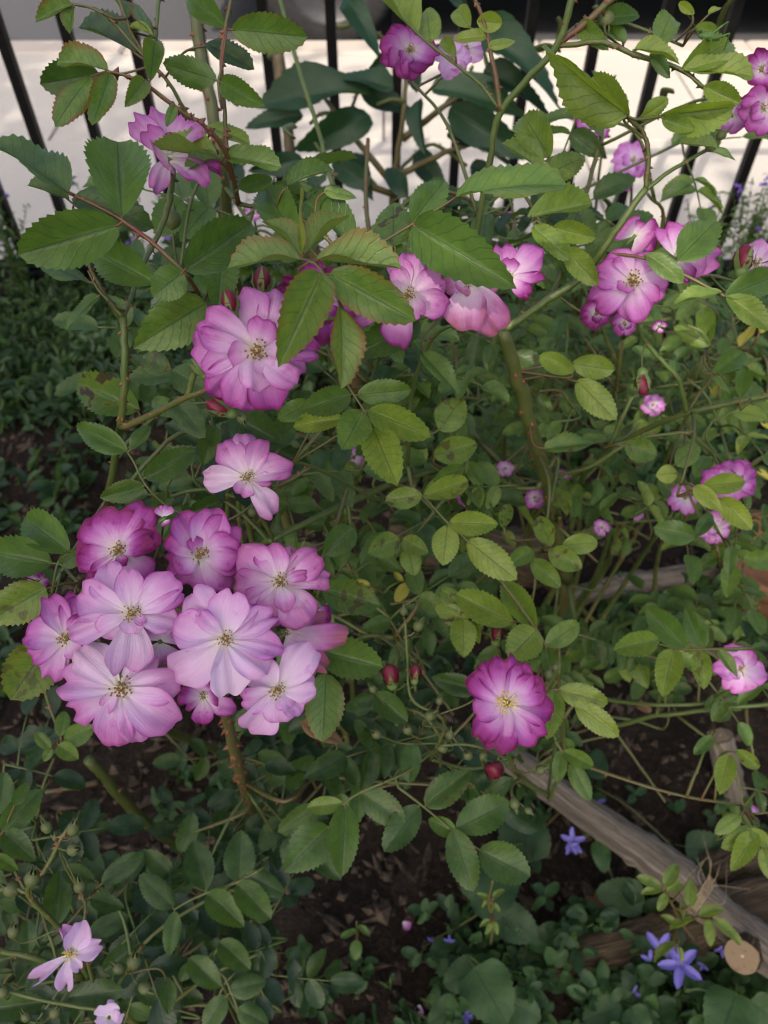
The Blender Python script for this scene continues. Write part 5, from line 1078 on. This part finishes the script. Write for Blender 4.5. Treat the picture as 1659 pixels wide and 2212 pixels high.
# ------------------------------------------------------------------ rose bush far right by the railings
D = Bush('rose_bush', 'rose bush with lilac blooms set close in front of the railings at the lavender', 'rose bush', (0.42, 1.25, 0.0))
GD = D.o
for (x, y, d) in [(1265, 240, 1.0), (1370, 350, 1.0), (1300, 330, 1.05), (1400, 500, 1.1), (1200, 430, 1.1), (1560, 480, 1.15), (1500, 640, 1.15), (1300, 760, 1.2), (1100, 700, 1.2), (1600, 760, 1.2)]:
    t = P(x, y, d); D.cane([GD + [rng.uniform(-.1, .1), rng.uniform(-.08, .08), -0.03], GD * 0.5 + t * 0.5 + [rng.uniform(-.04, .04), 0.06, 0.05], t], [0.005, 0.0035, 0.0018], red=0.3, thorns=40)
auto_bloom(D, 1268, 242, 0.98, 40, 8, 0.48, 0.6); auto_bloom(D, 1368, 345, 0.98, 42, 8, 0.4, 0.65); auto_bloom(D, 1345, 385, 1.0, 26, 5, 0.5, 0.5); auto_bloom(D, 1300, 280, 1.0, 22, 5, 0.62, 0.2)
auto_bloom(D, 1105, 470, 1.1, 16, 5, 0.5, 0.4)
fill(D, [(1080, 620, 1659, 900, 1.0, 1.4, 50, 0.34, 0.1, 0.034), (1060, 480, 1350, 620, 1.0, 1.3, 14, 0.4, 0.1, 0.034), (760, 560, 1100, 800, 1.0, 1.4, 30, 0.28, 0.1, 0.034)])
finish(D)

# ------------------------------------------------------------------ shrub with big dark leaves before the railings
S = Bush('broad_leaved_shrub', 'shrub with very large dark green leaves in front of the railings', 'shrub', (0.06, 1.38, 0.0))
GS = S.o
for pts in ([(840, 560, 1.45), (850, 400, 1.35), (870, 260, 1.28), (880, 120, 1.24)], [(850, 400, 1.35), (760, 290, 1.3), (700, 210, 1.28)], [(870, 300, 1.3), (960, 230, 1.25), (1060, 170, 1.22)],
            [(860, 380, 1.34), (960, 330, 1.28), (1060, 300, 1.25)], [(850, 420, 1.36), (730, 380, 1.32), (600, 340, 1.3)]):
    S.px(pts, [16, 12, 9], wood=0.7)
S.px([(600, 110, 1.3), (615, 240, 1.34), (640, 420, 1.4)], [26, 24, 24], wood=0.9)
S.cane([GS + [0, 0, -0.03], P(840, 560, 1.45)], [0.010, 0.009], wood=0.9)
S.cane([GS + [-0.1, 0, -0.03], P(640, 420, 1.40)], [0.014, 0.013], wood=0.9)
for (bx, by, tx, ty, d, w, tn) in [(850, 190, 706, 150, 1.24, 0.36, 0.34), (800, 205, 545, 186, 1.24, 0.30, 0.22), (800, 250, 640, 320, 1.26, 0.52, 0.3), (655, 250, 525, 265, 1.28, 0.42, 0.2), (745, -20, 805, 100, 1.1, 0.5, 0.3),
        (780, 190, 885, 240, 1.28, 0.55, 0.06), (930, 190, 1150, 225, 1.2, 0.34, 0.5), (1040, 60, 1225, 215, 1.18, 0.42, 0.3), (1045, 150, 1195, 235, 1.2, 0.4, 0.12), (970, 235, 1140, 340, 1.22, 0.5, 0.25), (965, 290, 1125, 345, 1.24, 0.3, 0.05),
        (800, 400, 705, 345, 1.3, 0.6, 0.3), (880, 425, 830, 350, 1.3, 0.6, 0.22), (905, 215, 900, 320, 1.26, 0.4, 0.22), (655, 345, 535, 370, 1.3, 0.5, 0.15), (515, 350, 470, 450, 1.3, 0.6, 0.15), (900, 200, 880, 110, 1.26, 0.5, 0.1),
        (1010, 20, 960, -40, 1.2, 0.5, 0.1), (760, 330, 800, 420, 1.34, 0.6, 0.2), (900, 330, 960, 420, 1.34, 0.6, 0.15), (1020, 350, 1100, 430, 1.32, 0.5, 0.12), (690, 400, 620, 450, 1.34, 0.55, 0.12), (880, 90, 800, 150, 1.28, 0.5, 0.1), (1010, 120, 930, 100, 1.24, 0.5, 0.1)]:
    M, base, ax = leaf_frame(bx, by, tx, ty, d, w, 0.4); M[:3, 0] *= 0.8; mb = MB(); S.twig(mb, base + ax * 0.004, 0.0026, ax)
    M[:3, 3] -= S.o; o = obj('leaf', broad_me[rng.integers(4)], S.root, Matrix(M.tolist()), (tn, 0, rng.random(), 0.0))
    if mb.n: obj('leaf_stalk', mb.mesh('leaf_stalk', [stem_m]), o, Matrix(M.tolist()).inverted(), (0.1, 0.2, 0.5, 1))

# ------------------------------------------------------------------ small flowering plants at the foot of the railings
def flower_tuft(name, label, cat, x, y, h, n, flowers, tone, group, spread=0.10, lm=None, narrow=0.28, leafL=(0.012, 0.03)):
    b = Bush(name, label, cat, (x, y, float(height(x, y))), group); st = MB()
    for k in range(n):
        a = rng.uniform(0, 6.28); q = rng.uniform(0, 1)
        tip = np.array([x + math.cos(a) * spread * q, y + math.sin(a) * spread * q, h * rng.uniform(0.55, 1.05)])
        mid = np.array([x, y, 0]) * 0.45 + tip * 0.55 + [0, 0, h * 0.1]
        Sp = spline([np.array([x + rng.uniform(-.02, .02), y + rng.uniform(-.02, .02), -0.01]), mid, tip], 6)
        V, Fc, U = tube(Sp - b.o, [0.0014, 0.0007], 4); st.add(V, Fc, U)
        for i in range(1, len(Sp)):
            for s_ in range(4 if i < len(Sp) * 0.55 else 1):
                t = Sp[i]; ax = nrm(rng.normal(size=3) + [0, 0, 0.5]); L = rng.uniform(*leafL)
                b.mass(frame(t, t + ax * L, nrm(rng.normal(size=3) * 0.5 + [0, 0, 1]), L * narrow, L), float(np.clip(tone + rng.normal(0, 0.15), 0, 1)), 0, 0, TINY)
        if k < flowers:
            fl = MB()
            for j in range(9):
                t = tip + rng.normal(0, 0.006, 3) - [0, 0, 0.003 * j]; ax = nrm(rng.normal(size=3)); L = rng.uniform(0.008, 0.015)
                M = frame(t, t + ax * L, nrm(rng.normal(size=3)), L * 0.7, L); g_ = TINY[j % 3]
                fl.add(g_[0] @ M[:3, :3].T + M[:3, 3] - b.o, [tuple(f) for f in g_[1]], g_[2])
            obj('flower_head', fl.mesh('flower_head', [lav_m]), b.root)
    obj('stems', st.mesh('stems', [stem_m]), b.root, color=(0.05, 0.1, 0.5, 1))
    b.flush(lm or camp_a)
GL = 'violet flowered plants along the railings'
def ground(x, y, z=0.0):
    d = FWD + RGT * ((x - 829.5) / F) + UPV * ((1106 - y) / F); k = (CAM[2] - z) / -d[2]; return CAM + d * k
for (px_, py_, h, n, fl) in [(60, 640, 0.30, 14, 5), (170, 600, 0.22, 12, 3), (300, 640, 0.34, 14, 5), (410, 660, 0.36, 14, 6), (520, 660, 0.34, 12, 5), (640, 700, 0.3, 12, 4)]:
    g_ = ground(px_, py_); flower_tuft('catmint_plant', 'catmint tuft with dark violet flowers by the railings left of the broad-leaved shrub', 'flowering plant', g_[0], min(g_[1], 1.84), h, n, fl, 0.3, GL)
for (px_, py_, h, n, fl) in [(1480, 640, 0.30, 16, 3), (1570, 650, 0.36, 18, 3), (1650, 640, 0.36, 18, 2), (1380, 640, 0.22, 12, 2)]:
    g_ = ground(px_, py_); flower_tuft('lavender_plant', 'grey-green feathery lavender by the railings right of the broad-leaved shrub', 'flowering plant', g_[0], min(g_[1], 1.82), h, n, fl, 0.62, 'lavender plants along the railings', narrow=0.16)

# ground cover: fine leaves in the shade on the left and between the roses
cover = Bush('ground_cover', 'dense low dark green foliage covering the shaded soil', 'ground cover', (0, 0.9, 0))
cover.root['kind'] = 'stuff'; st = MB()
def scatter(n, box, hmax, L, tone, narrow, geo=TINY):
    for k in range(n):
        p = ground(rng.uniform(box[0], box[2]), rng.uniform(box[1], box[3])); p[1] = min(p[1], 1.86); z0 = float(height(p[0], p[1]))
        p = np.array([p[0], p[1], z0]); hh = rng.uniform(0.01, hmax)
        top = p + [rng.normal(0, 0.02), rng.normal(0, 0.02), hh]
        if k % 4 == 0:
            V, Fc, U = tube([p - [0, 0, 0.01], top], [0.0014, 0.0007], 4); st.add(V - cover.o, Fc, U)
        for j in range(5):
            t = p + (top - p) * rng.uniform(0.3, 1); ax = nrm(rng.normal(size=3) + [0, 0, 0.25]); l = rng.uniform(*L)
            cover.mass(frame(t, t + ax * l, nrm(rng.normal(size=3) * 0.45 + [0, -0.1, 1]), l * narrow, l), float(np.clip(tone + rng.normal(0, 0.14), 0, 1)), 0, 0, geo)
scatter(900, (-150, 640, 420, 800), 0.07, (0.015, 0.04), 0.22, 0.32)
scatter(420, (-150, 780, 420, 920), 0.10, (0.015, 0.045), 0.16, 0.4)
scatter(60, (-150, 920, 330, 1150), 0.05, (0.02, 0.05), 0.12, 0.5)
scatter(900, (420, 620, 1800, 900), 0.18, (0.015, 0.045), 0.30, 0.42)
scatter(230, (560, 900, 1800, 1040), 0.10, (0.02, 0.05), 0.30, 0.5, LOW[:2])
scatter(90, (1300, 1280, 1800, 1420), 0.06, (0.02, 0.05), 0.34, 0.55, LOW[:2])
scatter(60, (-60, 1150, 500, 1500), 0.05, (0.02, 0.045), 0.12, 0.5, LOW[:2])
scatter(24, (350, 1650, 800, 1800), 0.04, (0.015, 0.035), 0.25, 0.55, LOW[:2])
scatter(160, (950, 1950, 1500, 2300), 0.07, (0.015, 0.032), 0.26, 0.62, LOW[:2])
scatter(90, (1250, 2080, 1750, 2300), 0.07, (0.015, 0.035), 0.30, 0.62, LOW[:2])
scatter(16, (1150, 1700, 1650, 1900), 0.03, (0.012, 0.03), 0.3, 0.55, LOW[:2])
scatter(26, (640, 2080, 950, 2260), 0.04, (0.012, 0.03), 0.24, 0.55, LOW[:2])
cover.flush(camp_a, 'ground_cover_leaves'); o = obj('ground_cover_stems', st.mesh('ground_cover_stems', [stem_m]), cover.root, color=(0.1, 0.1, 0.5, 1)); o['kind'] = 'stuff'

# yellow-green sunlit seedlings at the right
# ------------------------------------------------------------------ bellflower plants, bottom right
def bellflower(label, x, y, leaves, flowers, group='bellflowers creeping under the old branches'):
    g0 = ground(x, y); b = Bush('bellflower_plant', label, 'flowering plant', (g0[0], g0[1], float(height(g0[0], g0[1]))), group)
    b.cp = [np.array([g0, g0 + [0, 0, 0.015]])]
    for (cx, cy, size, ang, w, tn, dz) in leaves:
        d = (ground(cx, cy)[1] * 0 + (CAM[2] - dz)) / -(FWD[2] + UPV[2] * (1106 - cy) / F)
        a = R(ang); bx, by = cx - math.cos(a) * size / 2, cy + math.sin(a) * size / 2; tx, ty = cx + math.cos(a) * size / 2, cy - math.sin(a) * size / 2
        M, base, ax = leaf_frame(bx, by, tx, ty, d, w, 0.75); mb = MB(); b.twig(mb, base + ax * 0.003, 0.0012, ax)
        M[:3, 3] -= b.o; o = obj('leaf', heart_me[rng.integers(3)], b.root, Matrix(M.tolist()), (tn, 0, rng.random(), 0))
        if mb.n: obj('leaf_stalk', mb.mesh('leaf_stalk', [stem_m]), o, Matrix(M.tolist()).inverted(), (0.05, 0, 0.5, 1))
    for (cx, cy, r_, dz, np_) in flowers:
        d = (CAM[2] - dz) / -(FWD[2] + UPV[2] * (1106 - cy) / F); cc = P(cx, cy, d); nn = nrm(nrm(CAM - cc) + rng.normal(0, 0.25, 3))
        mb = MB(); x_ = nrm(np.cross(nn, [0.3, 1, 0.2])); y_ = np.cross(nn, x_); a0 = rng.uniform(0, 6.28)
        b.twig(mb, cc - nn * 0.003, 0.0009, nn)
        st_ = obj('flower', mb.mesh('flower_stalk', [stem_m]), b.root, color=(0.1, 0, 0.5, 1))
        for k in range(np_):
            a = a0 + k * 1.2566; ax = math.cos(a) * x_ + math.sin(a) * y_ + nn * 0.25; L = r_ * d / F
            M = frame(cc, cc + nrm(ax) * L, nn, L * 0.42, L); M[:3, 3] -= b.o
            obj('petal', bellpetal_me, st_, Matrix(M.tolist()))
bellpetal_me = mesh('petal', *leaf_geo(8, 2, 7, fold=0.35, curl=0.15, a=0.5, b=0.6, tooth=0, wave=0.0), [blue_m])
bellflower('bellflower with a big blue star flower beside the sawn post', 1440, 2150, [(1330, 2125, 130, 100, 0.75, 0.42, 0.06), (1395, 2130, 100, 70, 0.8, 0.45, 0.05), (1415, 2060, 70, 60, 0.8, 0.4, 0.05), (1300, 2190, 90, 200, 0.7, 0.36, 0.04), (1380, 2210, 80, 300, 0.8, 0.42, 0.04), (1250, 2140, 70, 160, 0.7, 0.36, 0.03)],
           [(1470, 2085, 48, 0.09, 5), (1425, 2050, 40, 0.085, 3), (1405, 2075, 22, 0.08, 2), (1370, 2145, 18, 0.05, 3), (1520, 2085, 14, 0.05, 3), (1560, 2050, 18, 0.05, 3)])
bellflower('bellflower with very broad scalloped leaves below the sawn post', 1600, 2180, [(1600, 2140, 150, 80, 0.95, 0.75, 0.03), (1570, 2200, 120, 250, 0.9, 0.5, 0.05), (1655, 2190, 90, 320, 0.8, 0.5, 0.04), (1520, 2150, 70, 180, 0.8, 0.35, 0.04)], [(1480, 2185, 14, 0.03, 3), (1500, 2200, 12, 0.03, 3)])
bellflower('bellflower with heart-shaped leaves under the thin green cane', 1340, 1950, [(1340, 1935, 105, 170, 0.75, 0.28, 0.05), (1300, 1850, 70, 280, 0.6, 0.36, 0.05), (1240, 2010, 90, 100, 0.7, 0.30, 0.05), (1180, 2030, 80, 200, 0.8, 0.28, 0.04), (1420, 1960, 60, 20, 0.7, 0.3, 0.04)], [(1240, 1815, 30, 0.05, 5), (1290, 1735, 20, 0.04, 4), (1232, 1830, 20, 0.05, 3)])
bellflower('bellflower with glossy leaves growing nearest the bare dark soil', 1080, 2150, [(1060, 2150, 140, 300, 0.85, 0.40, 0.06), (1000, 2110, 90, 200, 0.85, 0.30, 0.04), (950, 2050, 60, 80, 0.7, 0.34, 0.04), (1150, 2080, 100, 60, 0.8, 0.30, 0.05), (1130, 2180, 90, 330, 0.8, 0.34, 0.05), (1210, 2110, 70, 30, 0.8, 0.34, 0.04), (960, 2190, 80, 210, 0.8, 0.3, 0.03), (880, 2200, 60, 150, 0.7, 0.26, 0.03)],
           [(1005, 2195, 22, 0.04, 4), (945, 2170, 16, 0.03, 3), (970, 2035, 14, 0.03, 3), (935, 2210, 18, 0.03, 4), (1160, 2160, 14, 0.03, 3)])
bellflower('bellflower with broad dark leaves under the hanging rose leaves', 1130, 1830, [(1130, 1800, 130, 100, 0.9, 0.16, 0.05), (1060, 1930, 120, 260, 0.95, 0.18, 0.05), (1120, 2000, 100, 330, 0.8, 0.2, 0.05), (1290, 1650, 70, 90, 0.7, 0.26, 0.04), (1530, 1835, 100, 0, 0.8, 0.3, 0.03)], [(930, 2035, 12, 0.02, 3)])

# young yellow-green shoots in front of the branch
Y = Bush('seedling', 'young yellow-green rose shoot with reddish stems beside the grey branch', 'seedling', tuple(ground(1500, 2010)))
Y.px([(1500, 2030, 1.0), (1470, 1990, 0.86), (1450, 1950, 0.80), (1425, 1915, 0.78)], [7, 6, 5], red=0.8)
Y.px([(1470, 1990, 0.86), (1520, 1980, 0.82), (1580, 2005, 0.80)], [5, 4], red=0.8)
Y.px([(1470, 1990, 0.86), (1455, 2020, 0.80), (1462, 2060, 0.78)], [5, 4], red=0.8); Y.px([(1450, 1950, 0.80), (1475, 1920, 0.78), (1495, 1890, 0.77)], [4, 4], red=0.8)
rose_leaf(Y, [(1428, 1915, 1375, 1893, 0.4), (1430, 1920, 1385, 1928, 0.45), (1435, 1915, 1465, 1865, 0.5), (1440, 1925, 1475, 1905, 0.6), (1440, 1930, 1422, 1968, 0.5)], 0.78, tone=0.66, edge=0.25, me=low_me)
rose_leaf(Y, [(1490, 1960, 1492, 1900, 0.5), (1465, 2000, 1428, 1975, 0.35), (1475, 1990, 1470, 1945, 0.25), (1510, 1978, 1565, 1960, 0.45), (1500, 1985, 1445, 2005, 0.3), (1540, 1985, 1605, 2040, 0.3), (1530, 1985, 1535, 2045, 0.4), (1465, 2040, 1410, 2070, 0.3), (1465, 2045, 1475, 2080, 0.3)], 0.80, tone=0.7, edge=0.4, me=low_me)
Y2 = Bush('seedling', 'tiny yellow-green shoot between the bellflowers and the dark soil', 'seedling', tuple(ground(1060, 2030)))
Y2.px([(1060, 2040, 1.05), (1065, 1990, 0.95), (1055, 1950, 0.92), (1065, 1900, 0.90)], [6, 5], red=0.5)
rose_leaf(Y2, [(1060, 1945, 1040, 1960, 0.4), (1060, 1945, 1030, 1930, 0.4), (1065, 1940, 1090, 1920, 0.4), (1065, 1950, 1080, 1970, 0.4), (1062, 1990, 1035, 2000, 0.4), (1068, 1990, 1075, 2020, 0.4), (1060, 1990, 1050, 2020, 0.4)], 0.92, tone=0.66, me=low_me)
Y2b = Bush('seedling', 'small seedling with narrow leaves on the bare dark soil', 'seedling', tuple(ground(770, 2040)))
Y2b.px([(770, 2040, 1.08), (772, 2015, 1.04), (770, 1990, 1.02)], [5, 4], red=0.3)
rose_leaf(Y2b, [(770, 2010, 735, 2025, 0.4), (772, 2000, 800, 2020, 0.4), (770, 2030, 768, 2075, 0.6)], 1.02, tone=0.5, me=low_me)

# ------------------------------------------------------------------ old branches laid as an edging
def log(name, label, pts, rad, mat, sides=16, knot=None, cut=True, group=None, seed=0):
    pts = [np.asarray(p, float) for p in pts]; o0 = pts[0]; Sx = spline(pts, 10); r = np.random.default_rng(seed)
    rr = np.interp(np.linspace(0, 1, len(Sx)), np.linspace(0, 1, len(rad)), rad)
    V, Fc, U = tube(Sx - o0, rr, sides, cap=False); V = V.reshape(len(Sx), sides, 3); C_ = (Sx - o0)[:, None, :]
    n = 1 + 0.07 * r.normal(size=(len(Sx), sides)) + 0.06 * np.sin(np.arange(sides) * 2 * math.pi / sides * 3 + np.linspace(0, 4, len(Sx))[:, None])
    if knot is not None:
        for (k_, s_, amp) in knot:
            ii_ = np.arange(len(Sx))[:, None]; jj_ = np.arange(sides)[None]; n = n + amp * np.exp(-((ii_ - k_) / 1.6) ** 2) * (0.5 + 0.5 * np.cos((jj_ - s_) * 2 * math.pi / sides))
    n[0] = n[0] * 0.5 + 0.5; V = C_ + (V - C_) * n[..., None]; V = V.reshape(-1, 3)
    o = obj(name, mesh(name, V, Fc, U, [mat]), None); o.location = o0; tag(o, label, 'branch', group)
    # sawn ends
    for e in (0, -1):
        ring = V.reshape(len(Sx), sides, 3)[e]; c_ = ring.mean(0); t = nrm(Sx[1] - Sx[0]) * -1 if e == 0 else nrm(Sx[-1] - Sx[-2])
        Vr = np.vstack([ring + t * 0.0015, [c_ + t * 0.002]]); k = np.arange(sides) * 2 * math.pi / sides
        uv = np.vstack([np.stack([0.5 + 0.5 * np.cos(k), 0.5 + 0.5 * np.sin(k)], 1), [[0.5, 0.5]]])
        Fe = [(i, (i + 1) % sides, sides) if e else ((i + 1) % sides, i, sides) for i in range(sides)]
        obj('sawn_end', mesh('sawn_end', Vr, Fe, uv, [cut_m], smooth=False), o)
    return o
GBR = 'old branches edging the bed'
def gp(x, y, z): return ground(x, y, z)
log('wooden_branch', 'smooth grey weathered branch lying across the soil with a knot', [gp(1040, 1590, 0.06), gp(1250, 1745, 0.075), gp(1425, 1865, 0.085), gp(1560, 1980, 0.09), gp(1760, 2140, 0.09)], [0.022, 0.023, 0.026, 0.026, 0.028], log_m, knot=[(21, 4, 0.28), (23, 10, 0.2), (12, 8, 0.1)], group=GBR, seed=1)
log('wooden_branch', 'rough dark bark branch lying under the smooth grey branch', [gp(1190, 2080, 0.02), gp(1330, 2050, 0.028), gp(1460, 2015, 0.035), gp(1620, 1960, 0.04), gp(1800, 1910, 0.04)], [0.024, 0.030, 0.034, 0.036, 0.036], bark_m, group=GBR, seed=2)
log('wooden_branch', 'thick dark branch piece behind the twine at the grey branch', [gp(1530, 1890, 0.02), gp(1640, 1850, 0.025), gp(1800, 1820, 0.025)], [0.030, 0.034, 0.034], bark_m, group=GBR, seed=3)
log('wooden_branch', 'upright grey stake standing in the soil behind the bed', [gp(1600, 1800, -0.02), gp(1580, 1700, 0.03), gp(1555, 1590, 0.10)], [0.022, 0.021, 0.020], log_m, group=GBR, seed=4)
log('wooden_post', 'short post with a pale sawn end under the grey branch', [P(1603, 2066, 0.995), P(1616, 2040, 1.03), P(1632, 2000, 1.10)], [0.0215, 0.0215, 0.022], bark_m, group=GBR, seed=5)
log('wooden_branch', 'thick sawn log with pale split end behind the spotted rose leaves', [gp(1238, 1215, 0.10), gp(1120, 1200, 0.09), gp(1000, 1180, 0.07), gp(860, 1150, 0.045)], [0.052, 0.055, 0.055, 0.05], bark_m, sides=20, group=GBR, seed=6)
log('wooden_branch', 'pale slender barkless branch lying behind the low leaves', [gp(1220, 1295, 0.03), gp(1330, 1265, 0.035), gp(1460, 1248, 0.04), gp(1540, 1235, 0.04)], [0.018, 0.02, 0.022, 0.02], log_m, group=GBR, seed=7)
# twine lashing
tw = MB(); c_ = gp(1512, 1935, 0.09); ax = nrm(gp(1560, 1980, 0.09) - gp(1425, 1865, 0.085)); a_ = nrm(np.cross(ax, [0, 0, 1])); b_ = np.cross(ax, a_)
hel = [c_ + ax * (t - 0.5) * 0.012 + 0.0285 * (math.cos(t * 25) * a_ + math.sin(t * 25) * b_) for t in np.linspace(0, 1, 70)]
V, Fc, U = tube(np.array(hel), [0.0013], 5); tw.add(V - c_, Fc, U)
for k in range(9):
    e = c_ - b_ * 0.028 * np.sign(b_[2]) * -1 + rng.normal(0, 0.004, 3); V, Fc, U = tube(spline([e, e + rng.normal(0, 0.012, 3) + [0, 0.008, 0.006], e + rng.normal(0, 0.02, 3) + [0, 0.018, 0.008]], 4), [0.0008, 0.0003], 4); tw.add(V - c_, Fc, U)
o = obj('twine_lashing', tw.mesh('twine_lashing', [rope_m])); o.location = c_; tag(o, 'pale frayed twine wound round the smooth grey branch', 'twine')

# ------------------------------------------------------------------ terracotta pot half hidden on the right
def pot():
    g0 = ground(1620, 1290); prof = [(0.0, 0.0), (0.062, 0.0), (0.085, 0.12), (0.084, 0.125), (0.095, 0.126), (0.098, 0.165), (0.086, 0.166), (0.080, 0.13), (0.0, 0.125)]; m = 36; V = []
    for rr, z in prof:
        for k in range(m): V.append((max(rr, 1e-4) * math.cos(2 * math.pi * k / m), max(rr, 1e-4) * math.sin(2 * math.pi * k / m), z))
    b = MB(); b.add(V, [(i * m + k, i * m + (k + 1) % m, (i + 1) * m + (k + 1) % m, (i + 1) * m + k) for i in range(len(prof) - 1) for k in range(m)])
    o = obj('flower_pot', b.mesh('flower_pot', [terra_m])); o.location = (g0[0], g0[1], float(height(g0[0], g0[1])) - 0.005)
    tag(o, 'brown terracotta pot half hidden behind the rose leaves', 'flower pot')
pot()

# fallen petals and dead leaves
for (x, y, s, cidx, lab) in [(870, 1990, 0, 0, 'fallen pink petal lying on the bare dark soil'), (1615, 1770, 0, 0, 'fallen pink petal on the soil beyond the grey branch'), (905, 2175, 0, 0, 'fallen pink petal among the small blue bellflowers')]:
    g0 = ground(x, y); o = obj('fallen_petal', petal_me[3].copy()); z = float(height(g0[0], g0[1])) + 0.006
    o.matrix_world = Matrix.Translation((g0[0], g0[1], z)) @ Matrix.Rotation(rng.uniform(0, 6.28), 4, 'Z') @ Matrix.Scale(0.014, 4); o.color = (0.6, 0.4, 0.5, 0.2); tag(o, lab, 'petal', 'fallen petals')
for (x, y, lab) in [(1200, 1690, 'orange-brown dead leaf under the rose hips'), (1310, 1960, 'brown dead leaf on the soil beside the bellflower'), (1400, 1550, 'curled brown dead leaf on the open soil behind the grey branch')]:
    g0 = ground(x, y); o = obj('dead_leaf', mesh('dead_leaf', *HERO[int(rng.integers(10))], [brown_m])); z = float(height(g0[0], g0[1])) + 0.008
    o.matrix_world = Matrix.Translation((g0[0], g0[1], z)) @ Matrix.Rotation(rng.uniform(0, 6.28), 4, 'Z') @ Matrix.Diagonal((0.022, 0.04, 0.04, 1)); tag(o, lab, 'leaf', 'dead leaves')

# ------------------------------------------------------------------ bush cricket on the leaf, top right
def cricket():
    c0 = P(1525, 92, 0.472); s = 0.0125; t = thing('bush_cricket', 'small green bush cricket with long feelers sitting on a rose leaf', 'insect', c0)
    x = nrm(RGT * 0.97 + UPV * -0.1); z = nrm(np.array([0, -0.3, 1.0])); z = nrm(z - x * z.dot(x)); y = np.cross(z, x)
    T = lambda p: (p[0] * x + p[1] * y + p[2] * z) * s
    b = MB(); V, Fc, U = tube(spline([T(p) for p in ((-0.5, 0, 0.28), (-0.3, 0, 0.30), (0.05, 0, 0.32), (0.4, 0, 0.26), (0.6, 0, 0.2))], 4), np.array([0.05, 0.15, 0.19, 0.14, 0.03]) * s, 10); b.add(V, Fc, U); obj('body', b.mesh('body', [cricket_m]), t)
    def limb(n, pts, r):
        b = MB(); V, Fc, U = tube(spline([T(p) for p in pts], 4), np.array(r) * s, 5); b.add(V, Fc, U); obj(n, b.mesh(n, [cricket_m]), t)
    for q in (-1, 1):
        limb('hind_leg', [(0.1, 0.12 * q, 0.28), (0.5, 0.35 * q, 0.62), (0.75, 0.42 * q, 0.85)], [0.09, 0.06, 0.03]); limb('hind_shin', [(0.75, 0.42 * q, 0.85), (0.8, 0.45 * q, 0.4), (0.85, 0.45 * q, 0.0)], [0.03, 0.025])
        limb('leg', [(-0.2, 0.1 * q, 0.22), (-0.3, 0.35 * q, 0.4), (-0.45, 0.5 * q, 0.0)], [0.035, 0.025]); limb('leg', [(0.0, 0.1 * q, 0.22), (0.05, 0.4 * q, 0.4), (0.1, 0.55 * q, 0.0)], [0.035, 0.025])
        limb('feeler', [(-0.5, 0.05 * q, 0.34), (-0.9, 0.15 * q, 0.75), (-1.2 - 0.2 * q, 0.2 * q, 0.8 + 0.35 * q)], [0.015, 0.01])
cricket()
